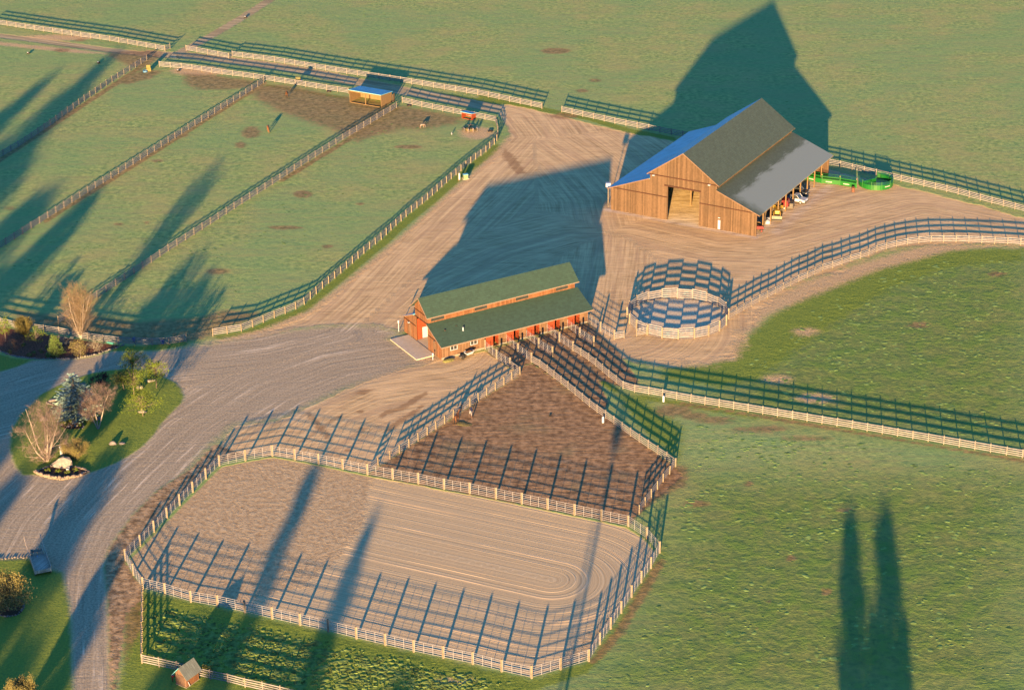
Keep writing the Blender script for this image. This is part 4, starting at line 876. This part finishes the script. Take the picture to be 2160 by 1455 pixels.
for x, y, h_, m_, l_ in ((979, 278, (979, 278, 975, 262), C_minid, 'leftmost of the miniature horses feeding in the hay ring'), (988, 280, (988, 280, 990, 266), C_mini, 'brown and white miniature horse second from the left at the hay'), (998, 279, (998, 279, 996, 264), C_mini, 'brown miniature horse third from the left at the hay'),
                          (1006, 277, (1006, 277, 1002, 262), C_minid, 'rightmost miniature horse with a white rump at the hay'), (992, 270, (992, 270, 985, 276), C_minid, 'dark miniature horse on the far side of the hay ring')):
    horse(G(x, y), head(*h_), l_, m_, M_black, .66, group='miniature horses at the hay ring')
horse(G(953, 285), head(953, 285, 956, 276), 'small white dog or goat left of the miniature horses', plain('white_coat', (.18, .19, .23), .8, .1), M_white, .42, name='goat', cat='goat')
# ------------------------------------------------------------------ feeders, tubs, small things in the fields
def tyre(loc, r=.5, w_=.18, name='tyre_feeder', lab='', mat_=M_black, grp=None, lift=0.):
    m = MB(); n = 16
    for k, (rr_, z) in enumerate(((r*.55, lift), (r, lift), (r, lift+w_*2), (r*.62, lift+w_*2))): m.v += [(rr_*math.cos(6.2832*i/n), rr_*math.sin(6.2832*i/n), z) for i in range(n)]
    for k in range(4):
        for i in range(n): a, b = k*n+i, k*n+(i+1) % n; c, d = ((k+1) % 4)*n+(i+1) % n, ((k+1) % 4)*n+i; m.f.append((a, b, c, d))
    return tag(m.build(name, mat_, None, loc, 0, smooth=False), lab, 'feeder', grp)
tyre(G(694, 194), .55, .14, lab='black tyre feeder by the rail fence left of the wooden shelter'); tyre(G(863, 224), .55, .14, lab='black tyre feeder just right of the wooden shelter'); tyre(G(1034, 278), .55, .14, lab='black tyre feeder in the corner right of the red calf shelter')
for x, y, l in ((60, 114, 'dark feed tub in the far left paddock, the left one'), (208, 134, 'dark feed tub in the far left paddock, the right one'), (376, 151, 'dark feed tub below the rail fence near the yellow bale'), (518, 38, 'dark feed tub alone in the far pasture'), (1160, 878, 'small dark rubber tub in the middle of the dirt paddock')):
    tb = empty('feed_tub', G(x, y), 0, l, 'tub', 'rubber feed tubs'); s = .8 if y < 500 else .35
    m = MB().tube((0, 0, 0), (0, 0, .45*s), .42*s, .52*s, 14, cap=False); m.tube((0, 0, .02), (0, 0, .05), .42*s, n=14); m.build('bucket', M_black, tb)
    if y < 500: MB().blob((-.1, -.1, .5*s), (.25, .2, .12), 3, .2, 1).build('salt_block', M_white, tb)
m = MB().box(-.55, .55, -.5, .5, 0, .8).build('hay_bale', M_straw, None, G(314, 150), .2, bevel=.06); tag(m, 'lower yellow hay bale of the stack near the paddock corner', 'bale')
m = MB().box(-.5, .5, -.45, .45, .81, 1.65).build('hay_bale', M_straw, None, G(314, 150), .1, bevel=.06); tag(m, 'upper yellow hay bale of the stack near the paddock corner', 'bale')
m = tyre(G(306.5, 152), .6, .2, 'water_tub', 'low blue water tub beside the stacked hay bales', plain('blue_plastic', (.03, .10, .22), .5, .4))
# round feeder on the rail
fd = empty('hay_feeder', G(630, 178), -.2, 'raised feeder with a rounded yellowish hood set on the rail fence', 'feeder')
MB().box(-.9, .9, -.5, .5, .9, 1.1).build('tray', M_pipe, fd); MB().tube((-.6, 0, 1.45), (.6, 0, 1.45), .42, n=12).build('hood', plain('olive_hood', (.07, .075, .04), .8, .2), fd)
for x in (-.8, .8):
    for y in (-.4, .4): MB().beam((x, y, 0), (x, y, .9), .08, .08).build('leg', M_dark, fd)
# hay ring with hay
hr = empty('hay_ring', G(991, 274), 0, 'heap of hay ringed by low dark pipe among the miniature horses', 'feeder')
MB().blob((0, 0, .1), (1.5, 1.3, .35), 8, .3, 2).build('hay', M_straw, hr)
m = MB()
for z in (.25, .55):
    for i in range(16): a, b = 6.2832*i/16, 6.2832*(i+1)/16; m.tube((1.8*math.cos(a), 1.8*math.sin(a), z), (1.8*math.cos(b), 1.8*math.sin(b), z), .03, n=4)
m.build('ring', M_dark, hr)
h = MB().blob((0, 0, 0), (1.3, .9, .14), 31, .35, 2).build('hay_pile', M_straw, None, G(980, 893)); tag(h, 'loose hay scattered on the ground between the two paddock horses', 'hay')
for x, y, l in ((1272, 891, 'white hydrant stand inside the triangular dirt paddock'), (1399.5, 847, 'white hydrant stand below the long rail fence bend')):
    hy = empty('hydrant', G(x, y), 0, l, 'hydrant'); MB().tube((0, 0, 0), (0, 0, 1.0), .19, n=14).build('barrel', M_white, hy, smooth=False); MB().tube((0, 0, 1.0), (0, 0, 1.1), .15, .08, n=12).build('cap', M_white, hy)
# shelters
def shed(loc, rz, wd, dp, hf, hb, label, wm, rm, bays=2, name='run_in_shelter'):
    """open front toward -y; x along the front"""
    s = empty(name, loc, rz, label, 'shelter'); t = .08
    m = MB().prism([(0, 0), (dp, 0), (dp, hb), (0, hf)], 'x', 0, t); m.build('side_wall', wm, s); m = MB().prism([(0, 0), (dp, 0), (dp, hb), (0, hf)], 'x', wd-t, wd); m.build('side_wall', wm, s)
    MB().box(t, wd-t, dp-t, dp, 0, hb-.02).build('back_wall', wm, s)
    r = MB(); r.add([(-.15, -.25, hf+.03), (wd+.15, -.25, hf+.03), (wd+.15, dp+.2, hb+.01), (-.15, dp+.2, hb+.01)]+[(-.15, -.25, hf+.13), (wd+.15, -.25, hf+.13), (wd+.15, dp+.2, hb+.11), (-.15, dp+.2, hb+.11)], [(3,2,1,0),(4,5,6,7),(0,1,5,4),(1,2,6,5),(2,3,7,6),(3,0,4,7)]); r.build('roof', rm, s)
    MB().box(t, wd-t, .0, .08, hf-.35, hf-.02).build('header', wm, s)
    for i in range(1, bays): MB().box(wd*i/bays-.08, wd*i/bays+.08, 0, .16, 0, hf-.36).build('post', wm, s)
    MB().box(0, wd, -.03, .05, 0, .12).build('sill', wm, s)
    for i in range(bays): MB().beam((wd*i/bays+.2, dp-.15, .3), (wd*(i+1)/bays-.2, dp-.15, hb-.3), .06, .1).build('brace', wm, s)
    return s
a, b = G(738, 216), G(804.5, 227.5)
sh = shed(a, math.atan2(b.y-a.y, b.x-a.x), (b-a).length, 4.6, 3.0, 2.5, 'open-fronted run-in shelter of fresh yellow wood with a blue-tinted roof', M_lightwood, M_skyfrost)
a, b = G(974, 249.5), G(995, 254)
cs = shed(a, math.atan2(b.y-a.y, b.x-a.x), (b-a).length, 1.7, 1.5, 1.2, 'small red open-fronted calf shelter by the rail fence', M_red, M_skyfrost, 1, 'calf_shelter')
m = MB().box(-.05, .05, 0, 1.2, 0, 1.9).build('board_screen', M_lightwood, None, G(829, 216), -.3); tag(m, 'tall board panel standing behind the right end of the wooden shelter', 'panel')
# electric box and meter post
eb = empty('electric_box', G(982, 377), .3, 'pale green transformer box beside the curved rail fence', 'utility box')
MB().box(-.5, .5, -.4, .4, .08, .95).build('cabinet', plain('pale_green_paint', (.09, .13, .085), .5, .4), eb, bevel=.03); MB().box(-.52, .52, -.42, .42, .95, 1.02).build('lid', M_skyfrost, eb); MB().box(-.65, .65, -.55, .55, 0, .08).build('base', M_conc, eb)
mp_ = empty('meter_post', G(969, 382), .3, 'white meter cabinet on a post beside the pale green transformer box', 'utility box')
MB().box(-.16, .16, -.12, .12, .3, 1.75).build('cabinet', M_white, mp_, bevel=.02); MB().box(-.26, -.17, -.05, .05, 0, 1.9).build('post', M_lightwood, mp_); MB().tube((0, 0, 0), (0, 0, .3), .05).build('conduit', M_dark, mp_)
# small wooden hut at the foot of the picture
A_, B_ = G(372, 1441.5), G(394, 1450.5)
rz = math.atan2(B_.y-A_.y, B_.x-A_.x); hw = (B_-A_).length
hut = empty('wooden_hut', A_, rz, 'tiny wooden hut with a gabled grey roof at the bottom', 'hut')
hd = 2.3; eh = 1.75; pk = 2.75
MB().prism([(0, .1), (hw, .1), (hw, eh), (hw/2, pk), (0, eh)], 'y', 0, .06).build('front_wall', plain('hut_boards', (.085, .055, .045), .9, .1, .25, 2.), hut)
MB().prism([(0, .1), (hw, .1), (hw, eh), (hw/2, pk), (0, eh)], 'y', hd, hd+.06).build('back_wall', M_stab, hut)
MB().box(0, .06, .07, hd-.01, .1, eh).build('side_wall', M_stab, hut); MB().box(hw-.06, hw, .07, hd-.01, .1, eh).build('side_wall', M_stab, hut); MB().box(-.05, hw+.05, -.1, hd+.1, 0, .1).build('floor', M_post, hut)
for sgn, mm in ((0, M_skyfrost), (1, M_hut)):
    x0, x1 = (-.4, hw/2) if sgn == 0 else (hw+.4, hw/2); k_ = (pk-eh)/(hw/2); z0 = eh-.4*k_+.05
    r = MB(); r.add([(x0, -.3, z0), (x0, hd+.35, z0), (x1, hd+.35, pk+.05), (x1, -.3, pk+.05), (x0, -.3, z0+.08), (x0, hd+.35, z0+.08), (x1, hd+.35, pk+.13), (x1, -.3, pk+.13)], [(3,2,1,0),(4,5,6,7),(0,1,5,4),(1,2,6,5),(2,3,7,6),(3,0,4,7)]); r.build('roof', mm, hut)
MB().box(.3, hw-.3, -.04, -.003, .15, 1.6).build('door', plain('hut_door', (.06, .042, .038), .9, .1), hut); MB().blob((hw+.08, .7, 1.55), .12, 1, .1, 1).build('lamp', M_white, hut)
MB().tube((hw+.12, .5, .1), (hw+.05, .3, .8), .05).build('drain_pipe', M_white, hut)
mb_ = empty('red_mailbox', G(366, 1437), rz, 'small red mailbox on the left of the wooden hut', 'mailbox'); MB().box(-.25, .2, -.15, .15, .75, 1.05).build('box', M_redp, mb_, bevel=.05); MB().beam((-.15, 0, 0), (-.15, 0, .75), .09, .09).build('post', M_redp, mb_)
# old wooden cart at the left
ca, cb = G(92, 1213), G(70, 1150)
rz = math.atan2(cb.y-ca.y, cb.x-ca.x); CL = (cb-ca).length
M_old = boards('old_grey_wood', (.34, .31, .28), .16, .3, .5, .08, .3)
cart = empty('wooden_cart', ca, rz, 'old grey wooden loading cart with ramp bed beside the drive', 'cart')
L1 = CL*.52
MB().box(0, L1, -1.15, 1.15, .75, .85).build('bed', M_old, cart)
for s in (-1.2, 1.12):
    MB().box(-.05, L1, s, s+.08, .5, 1.35).build('side_board', M_old, cart); MB().beam((L1, s+.04, .9), (CL, s+.04, 1.55), .1, .22).build('shaft', M_old, cart)
MB().box(L1+.05, L1+1.0, -.85, -.8, .3, 1.25).box(L1+.05, L1+1.0, .8, .85, .3, 1.25).box(L1+.0, L1+.05, -.85, .85, .3, 1.25).box(L1+1.0, L1+1.06, -.85, .85, .3, 1.3).box(L1+.05, L1+1., -.8, .8, .3, .35).build('box', M_old, cart)
MB().box(-.08, 0, -1.15, 1.15, .5, 1.0).build('tail_board', M_old, cart)
for x in (.5, L1-.4):
    for y in (-1.1, 1.1): MB().tube((x, y-.08, .38), (x, y+.08, .38), .38, n=14).build('wheel', M_bark, cart)
MB().blob((L1-.6, .1, .92), .14, 4, .2, 1).build('stone', M_white, cart)
# white lantern post behind the boulder, planting pot
lp = empty('white_post', G(130.5, 960), 0, 'short white square post behind the large white boulder', 'post'); MB().box(-.2, .2, -.2, .2, 0, 1.5).build('shaft', M_white, lp); MB().box(-.26, .26, -.26, .26, 1.5, 1.6).build('cap', M_white, lp)
po = empty('plant_pot', G(143.5, 993)+Vector((0, 0, .3)), 0, 'white round pot in the stone planter', 'pot'); MB().tube((0, 0, -.2), (0, 0, .3), .22, .32, 12, False).build('bowl', M_white, po); MB().tube((0, 0, .2), (0, 0, .22), .29, n=12).build('soil', M_soil, po)
for i, (x, y) in enumerate(((101, 995), (123, 998), (144, 999), (160, 994))): leafy('perennial', 'small plant in the dark soil of the stone planter', G(x, y)+Vector((0, 0, .12)), .4, .4, 90+i, M_leaf, .02, 9, 12, .12, cat='plant', group='plants in the stone planter')
for i, (x, y) in enumerate(((149, 893), (138, 898), (168, 897))): leafy('perennial', 'small plant in the round flower bed by the spruce', G(x, y), .6, .5, 95+i, M_leaf, .02, 9, 12, .14, cat='plant', group='plants in the flower bed by the spruce')
# blue tubs on the fence behind the mulch bed
for x, y, l in ((283, 722, 'blue bucket hung behind the rail fence right of the mulch bed'), (343, 727, 'blue bucket at the bend of the rail fence near the gate')):
    q = G(x, y)+Vector((0, .25, 0)); bk = empty('blue_bucket', q, 0, l, 'bucket'); MB().tube((0, 0, .1), (0, 0, .75), .3, .38, 14, False).tube((0, 0, .1), (0, 0, .12), .3, n=14).build('pail', plain('blue_pail', (.01, .06, .3), .5, .4), bk)
m = MB().box(-.7, .7, -.25, .25, 0, .35).build('feed_trough', plain('teal_plastic', (.02, .12, .14), .5, .3), None, G(233, 724), -.5, bevel=.05); tag(m, 'teal trough lying by the fence at the end of the mulch bed', 'trough')
# things in front of the stable
wb = empty('wheelbarrow', bpt(SF, 4.2, -1.4), SF[1]+.15, 'white wheelbarrow parked by the stable wall under the windows', 'wheelbarrow')
MB().add([(-.2, -.35, .45), (.9, -.3, .45), (.9, .3, .45), (-.2, .35, .45), (-.45, -.5, .95), (1.25, -.45, 1.0), (1.25, .45, 1.0), (-.45, .5, .95)], [(3,2,1,0),(0,1,5,4),(1,2,6,5),(2,3,7,6),(3,0,4,7)]).build('tray', M_white, wb)
for s in (-1, 1): MB().tube((-.5, s*.12, .3), (1.9, s*.33, .85), .03, n=6).build('handle', M_dark, wb); MB().tube((.9, s*.28, .5), (1.0, s*.3, 0), .03, n=6).build('leg', M_dark, wb)
MB().tube((-.45, -.08, .3), (-.45, .08, .3), .3, n=14).build('wheel', M_black, wb)
MB().blob((.35, 0, .85), (.7, .35, .3), 9, .3, 2).build('load', M_soil, wb)
tc = empty('black_cart', bpt(SF, 3.0, -1.6), SF[1], 'black two-wheeled machine next to the white wheelbarrow', 'machine')
MB().box(-.5, .4, -.3, .3, .25, .6).build('body', M_dark, tc, bevel=.05); MB().tube((.0, -.5, .3), (.0, -.38, .3), .3, n=14).build('wheel', M_black, tc); MB().tube((.0, .38, .3), (.0, .5, .3), .3, n=14).build('wheel', M_black, tc); MB().tube((-.5, 0, .5), (-1.2, 0, .75), .03, n=6).build('handle', M_dark, tc)
m = MB().blob((0, 0, .15), (1.0, .55, .35), 17, .3, 2).build('hay_net', plain('yellow_green_hay', (.085, .09, .04), .9, .1, .3, 5.), None, bpt(SF, .7, -1.2), SF[1]); tag(m, 'yellow-green heap of hay at the near corner of the stable', 'hay')
for a_, b_, l in ((-1.0, 14.2, 'white post at the back left corner of the concrete pad'), (-1.4, .7, 'white post at the near corner of the stable by the concrete pad')):
    bp = empty('white_post', bpt(SF, a_, b_), 0, l, 'post'); MB().tube((0, 0, 0), (0, 0, 2.1 if b_ > 5 else 1.2), .07, n=10).build('shaft', M_white, bp); MB().box(-.12, .12, -.1, .1, 1.7 if b_ > 5 else 1.0, 2.15 if b_ > 5 else 1.25).build('cap', M_white, bp)
# ------------------------------------------------------------------ vehicles under the lean-to
def wheel(p, x, y, r=.38, w_=.26, m=None, hub=None):
    wl = MB().tube((x, y-w_/2, r), (x, y+w_/2, r), r, n=18).build('wheel', M_black, p); MB().tube((x, y-w_/2-.015, r), (x, y+w_/2+.015, r), r*.52, n=14).build('hub', hub or M_pipe, wl); return wl
az = BF[1]
def car(loc, rz, label, m, Lc=4.6, wd=1.85, pick=True, name='parked_pickup', cat='pickup'):
    c = empty(name, loc, rz, label, cat); h0, h1, h2 = .42, 1.05, 1.72; w2 = wd/2
    body = [(-Lc/2, .5), (-Lc/2, h1), (-.3 if pick else -Lc/2+.1, h1+.02), (1.05, h1), (Lc/2-.1, h1-.12), (Lc/2, .75), (Lc/2-.05, h0), (-Lc/2+.2, h0)]
    MB().prism([(x, z) for x, z in body], 'y', -w2, w2).build('body', m, c, bevel=.06)
    x0 = -.4 if pick else -Lc/2+.3
    MB().prism([(x0, h1), (x0+.1, h2-.05), (.45, h2-.05), (1.0, h1)], 'y', -w2+.1, w2-.1).build('windows', M_glass, c)
    MB().box(x0+.05, .5, -w2+.13, w2-.13, h2-.05, h2).build('roof', m, c, bevel=.02)
    for s in (-1, 1):
        MB().beam((.48, s*(w2-.12), h2-.04), (1.04, s*(w2-.12), h1), .07, .09).build('pillar', m, c)
        MB().box(Lc/2-.04, Lc/2+.02, s*w2*.72-.14, s*w2*.72+.14, .72, .88).build('headlight', M_pipe, c)
    if pick: MB().box(-Lc/2+.08, -.5, -w2+.1, w2-.1, h1-.3, h1+.006).build('bed', M_dark, c)
    MB().box(Lc/2-.02, Lc/2+.1, -w2+.05, w2-.05, .38, .6).build('bumper', M_dark, c)
    for x in (-Lc/2+.85, Lc/2-.9):
        for y in (-w2+.1, w2-.1): wheel(c, x, y)
    return c
car(bpt(BF, 21.2, .3), az-math.radians(92), 'white pickup with black bumper parked nose out under the lean-to', M_white)
car(bpt(BF, 25.4, 1.6), az-math.radians(90), 'dark blue car parked farthest back under the lean-to', plain('dark_blue_paint', (.012, .02, .035), .3, .5), 4.4, 1.8, False, 'parked_car', 'car')
def tractor(loc, rz, label, m, sc=1., bucket=True, name='tractor'):
    t = empty(name, loc, rz, label, 'tractor'); t.scale = (sc,)*3
    MB().prism([(.1, .75), (.1, 1.5), (1.7, 1.4), (1.85, 1.25), (1.85, .75)], 'y', -.38, .38).build('hood', m, t, bevel=.05)
    MB().box(-1.1, .1, -.45, .45, .7, 1.0).build('chassis', M_dark, t); MB().box(-.75, -.2, -.28, .28, 1.0, 1.15).box(-.85, -.72, -.28, .28, 1.1, 1.65).build('seat', M_black, t)
    for s in (-1, 1):
        w_ = MB().tube((-.7, s*.62-.2, .68), (-.7, s*.62+.2, .68), .68, n=20).build('wheel', M_black, t); MB().tube((-.7, s*.62-.22, .68), (-.7, s*.62+.22, .68), .36, n=14).build('hub', m, w_)
        w_ = MB().tube((1.35, s*.58-.14, .42), (1.35, s*.58+.14, .42), .42, n=16).build('wheel', M_black, t); MB().tube((1.35, s*.58-.16, .42), (1.35, s*.58+.16, .42), .2, n=12).build('hub', m, w_)
        MB().prism([(-1.35, .95), (-1.2, 1.35), (-.5, 1.42), (-.15, 1.1), (-.2, 1.0), (-.6, 1.3), (-1.15, 1.22)], 'y', s*.62-.22, s*.62+.22).build('fender', m, t)
        MB().tube((-.95, s*.42, 1.0), (-.95, s*.42, 2.3), .035, n=6).build('roll_bar', M_dark, t)
        if bucket: MB().beam((.2, s*.52, 1.25), (1.9, s*.52, 1.2), .1, .2).beam((1.9, s*.52, 1.25), (2.7, s*.52, .45), .1, .16).build('loader_arm', m, t)
    MB().tube((-.95, -.42, 2.3), (-.95, .42, 2.3), .035, n=6).build('roll_bar', M_dark, t); MB().tube((.05, 0, 1.2), (-.15, 0, 1.5), .02, n=6).tube((-.15, 0, 1.5), (-.14, 0, 1.53), .2, n=12).build('steering_wheel', M_black, t)
    if bucket: MB().prism([(2.6, .2), (2.6, .8), (2.7, .8), (2.75, .3), (3.2, .22), (3.2, .15), (2.7, .12)], 'y', -.8, .8).build('bucket', M_dark, t)
    return t
tractor(bpt(BF, 12.8, .8), az+math.radians(200), 'yellow loader tractor with yellow wheel hubs under the lean-to', M_yellow, 1.25, name='loader_tractor')
tractor(bpt(BF, 2.2, 1.1), az-math.radians(60), 'small red tractor at the near end of the lean-to beside the board wall', M_redp, .85, False, 'red_tractor')
mw = empty('baler', bpt(BF, 16.8, .7), az-math.radians(80), 'bright red machine with a black rear between the yellow tractor and the white pickup', 'machine')
MB().tube((-.1, -.9, 1.15), (-.1, .9, 1.15), .8, n=16).build('drum', M_redp, mw); MB().box(-.9, 1.6, -.85, .85, .45, .75).box(.9, 1.6, -.8, .8, .75, 1.45).build('frame', M_dark, mw); MB().box(-.7, .5, -.9, .9, 1.5, 1.95).build('cover', M_redp, mw, bevel=.1)
for s in (-1, 1): wheel(mw, 0, s*1.05, .42)
for i, (a_, b_) in enumerate(((7.4, .6), (8.2, .9))):
    m = MB().blob((0, 0, .38), (.75, .55, .5), 40+i, .2, 2).build('feed_sack', M_white, None, bpt(BF, a_, b_), az); tag(m, ('nearer' if i == 0 else 'farther')+' white bulk sack on the ground under the lean-to edge', 'sack')
tk = empty('stacked_panels', bpt(BF, 5.2, 1.8), az, 'tan implement frame on tyres between the red tractor and the white sacks', 'machine'); MB().box(-.6, .6, -.8, .8, .5, .6).box(-.6, -.5, -.8, .8, .6, 1.1).build('deck', M_lightwood, tk)
for x in (-.4, .4):
    for y in (-.85, .85): wheel(tk, x, y, .35, .2)
# inside the barn, seen through the big door
m = MB().tube((0, -.6, .6), (0, .6, .6), .6, n=18).build('round_bale', M_straw, None, bpt(BF, 24., 16.4), az); tag(m, 'round straw bale at the back of the barn floor', 'bale')
car(bpt(BF, 27.5, 17.6), az+1.2, 'dark vehicle deep inside the barn behind the inner post', plain('grey_paint', (.05, .055, .06), .4, .5), 4.3, 1.8, False, 'parked_car', 'car')
# white tank at the back left corner of the barn
wt = empty('white_tank', G(1290, 383)+Vector((0, 0, 0)), 0, 'white boxy tank peeping past the left eave of the barn', 'tank')
q = bpt(BF, 1.2, 33.0); wt.location = q; MB().box(-.5, .5, -.4, .4, 4.3, 5.1).build('box', M_white, wt); MB().beam((0, 0, 0), (0, 0, 4.3), .12, .12).build('post', M_post, wt)

# ------------------------------------------------------------------ green cattle chute and tub
M_gtag = plain('pale_name_plate', (.19, .2, .22), .5, .3)
ct = empty('cattle_chute', G(1697, 381), 0, 'bright green steel cattle chute of three panelled sections leading to a round tub', 'cattle chute')
O_ = ct.location
def gpanel(a, b, label_plate=True, low=.12, mid=1.1, top=1.7):
    a, b = a-O_, b-O_; z = Vector((0, 0, 1)); d = (b-a).normalized(); n = Vector((d.y, -d.x, 0))
    MB().beam(a+z*(low+mid)/2, b+z*(low+mid)/2, .05, mid-low).build('sheet_panel', M_green, ct)
    for zz in (1.25, 1.47, 1.68): MB().tube(a+z*zz, b+z*zz, .03, n=5).build('rail', M_green, ct)
    MB().box(-.05, .05, -.05, .05, 0, 1.95).build('post', M_green, ct, a); 
    if label_plate:
        c = a.lerp(b, .4)+z*.55-n*(-.04); MB().beam(c-d*.65, c+d*.65, .02, .2).build('name_plate', M_gtag, ct)
cp = P(1698,380, 1733,387.5, 1771,391.5, 1806,397.5)
cq = [G(*p) for p in cp]
for a, b in zip(cq, cq[1:]): gpanel(a, b)
off_ = Vector((.35, 1.5, 0))
for a, b in zip(cq, cq[1:]): gpanel(a+off_, b+off_, False)
for q in cq[1:]:
    MB().beam(q-O_+Vector((0, 0, 1.95)), q-O_+off_+Vector((0, 0, 1.95)), .1, .1).build('cross_bar', M_green, ct); MB().blob(q-O_+Vector((0, 0, 2.0)), .14, 3, .2, 1).build('latch', M_yellow, ct)
    MB().beam(q-O_+off_*.1, q-O_+off_*.1+Vector((0, 0, 1.9)), .12, .5).build('gate_frame', M_green, ct)
tub = empty('crowding_tub', G(1847, 390), 0, 'round bright green steel crowding tub at the right end of the chute', 'cattle tub')
tc_ = tub.location; wR = (G(1883, 390)-G(1811, 390)).length/2
def arc_wall(a0, a1, r, z0, z1, name, m, n=20, t=.05):
    mb2 = MB()
    for i in range(n):
        t0, t1 = a0+(a1-a0)*i/n, a0+(a1-a0)*(i+1)/n; mb2.beam((r*math.cos(t0), r*math.sin(t0), (z0+z1)/2), (r*math.cos(t1), r*math.sin(t1), (z0+z1)/2), t, z1-z0)
    return mb2.build(name, m, tub)
arc_wall(math.radians(-185), math.radians(75), wR, .1, 1.15, 'sheet_wall', M_green, 26)
for z in (1.3, 1.5, 1.7): arc_wall(math.radians(-185), math.radians(75), wR, z-.03, z+.03, 'rail', M_green, 26, .06)
for dg in (-185, -150, -115, -80, -45, -10, 30, 75): MB().box(-.05, .05, -.05, .05, 0, 1.85).build('post', M_green, tub, (wR*math.cos(math.radians(dg)), wR*math.sin(math.radians(dg)), 0))
arc_wall(math.radians(-68), math.radians(-46), wR+.04, .62, .82, 'name_plate', M_gtag, 4, .02)
MB().box(-wR, 0, -.04, .04, .1, 1.5).build('swing_gate', M_green, tub, (0, 0, 0), math.radians(30)); MB().tube((0, 0, 0), (0, 0, 1.9), .07).build('pivot_post', M_green, tub)
br = empty('rusty_barrel', G(1799.5, 404.5), 0, 'rusty brown barrel standing in front of the chute', 'barrel'); rz_ = plain('rust', (.085, .04, .03), .8, .2); MB().tube((0, 0, 0), (0, 0, .95), .32, n=16, cap=False).tube((0, 0, .02), (0, 0, .06), .31, n=16).build('shell', rz_, br, smooth=False)
for z in (.05, .33, .62, .93): MB().tube((0, 0, z-.02), (0, 0, z+.02), .335, n=16, cap=False).build('hoop', rz_, br)

# ------------------------------------------------------------------ tussocks and weeds: real clumps that catch the low sun
def tussocks(name, label, zones, n, rr, hh, m, seed, clump=.55, blades=9):
    rs = np.random.RandomState(seed); vs, fs = [], []; k = 0
    for poly, share in zones:
        Q = W2(poly); lo, hi = Q.min(0), Q.max(0); lo = np.maximum(lo, [-150, 215]); hi = np.minimum(hi, [150, 560]); need = int(n*share); X = np.zeros((0, 2))
        while len(X) < need:
            c = rs.uniform(lo, hi, (400, 2)); w_ = (np.sin(c[:, 0]*.21+seed)*np.sin(c[:, 1]*.17+2)+np.sin(c[:, 0]*.07+c[:, 1]*.09)) > rs.normal(.2, .6, 400)
            c = c[w_ | (rs.rand(400) > clump)]; c = np.repeat(c, 3, 0)+rs.normal(0, 1.3, (len(c)*3, 2)); c = c[sd_poly(c, Q)[0] > rs.uniform(.2, 3.5, len(c))]; X = np.concatenate([X, c])
        for x, y in X[:need]:
            r = rs.uniform(*rr); h = rs.uniform(*hh)
            if blades == 0:        # low grassy hummock
                n_ = 8; el = rs.uniform(1., 1.9); th = rs.normal(0, .5); rj = r*rs.uniform(.75, 1.2, n_)
                for q in range(n_):
                    a = 6.2832*q/n_; px, py = el*math.cos(a)*rj[q], math.sin(a)*rj[q]; vs.append((x+px*math.cos(th)-py*math.sin(th), y+px*math.sin(th)+py*math.cos(th), -.01))
                    vs.append((x+(px*math.cos(th)-py*math.sin(th))*.5, y+(px*math.sin(th)+py*math.cos(th))*.5, h*rs.uniform(.55, 1.)))
                vs.append((x, y, h)); 
                for q in range(n_): a0, b0 = k+2*q, k+2*((q+1) % n_); fs.append((a0, b0, b0+1, a0+1)); fs.append((a0+1, b0+1, k+2*n_))
                k += 2*n_+1
            for b in range(blades):
                a = rs.uniform(0, 6.28); d = r*rs.rand()**.5*.8; cx, cy = x+d*math.cos(a), y+d*math.sin(a); t = rs.uniform(0, 3.14); wd = r*.45; hz = h*rs.uniform(.5, 1.1)*(1.15-d/r*.7)
                ox, oy = wd*math.cos(t), wd*math.sin(t); lx, ly = rs.normal(0, h*.35, 2)
                vs += [(cx-ox, cy-oy, -.02), (cx+ox, cy+oy, -.02), (cx+ox*.5+lx, cy+oy*.5+ly, hz), (cx-ox*.5+lx, cy-oy*.5+ly, hz*rs.uniform(.6, 1))]; fs.append((k, k+1, k+2, k+3)); k += 4
    me = bpy.data.meshes.new(name); me.from_pydata(vs, [], fs); me.materials.append(m); o = bpy.data.objects.new(name, me); COL.objects.link(o)
    tag(o, label, 'grass', None, 'stuff'); return o
M_tus = plain('tussock_grass', (.125, .20, .06), .95, .1, .4, .9)
M_weed = plain('weed_leaves', (.075, .11, .035), .9, .1, .45, .5)
EAST = P(1570,760,1640,700,1780,600,1950,545,2170,540,2170,955,1900,905,1640,865)
SE = P(1440,1000,2170,985,2170,1460,1240,1460,1310,1340,1400,1150)
SE2 = P(1450,880,1700,915,2170,990,2170,1060,1450,1040)
tussocks('pasture_tussocks', 'low grass hummocks scattered over the right hand pastures', [(EAST, .45), (SE, .4), (SE2, .15)], 1100, (.14, .5), (.012, .045), M_tus, 3, .12, 0)
tussocks('field_tufts', 'low grass hummocks scattered over the far fields and paddocks', [(P(0,0,2160,0,2160,430,1200,225,420,95,0,30), .6), (P(0,560,40,500,540,205,600,260,700,300,560,400,200,640,0,660), .2), (P(200,650,860,225,1030,300,700,580,460,690), .2)], 900, (.12, .35), (.008, .03), M_tus, 8, .2, 0)
WD = P(310,1262,575,1322,1100,1440,900,1500,560,1460,306,1392)
tussocks('weeds', 'knee-high weeds filling the plot below the arena', [(WD, 1.)], 1500, (.15, .45), (.03, .1), plain('weed_mounds', (.095, .14, .038), .95, .1, .5, .8), 5, .2, 0)
tussocks('weed_leaves', 'ragged leafy weeds standing in the plot below the arena', [(WD, 1.)], 800, (.12, .3), (.05, .15), M_weed, 6, .3, 7)
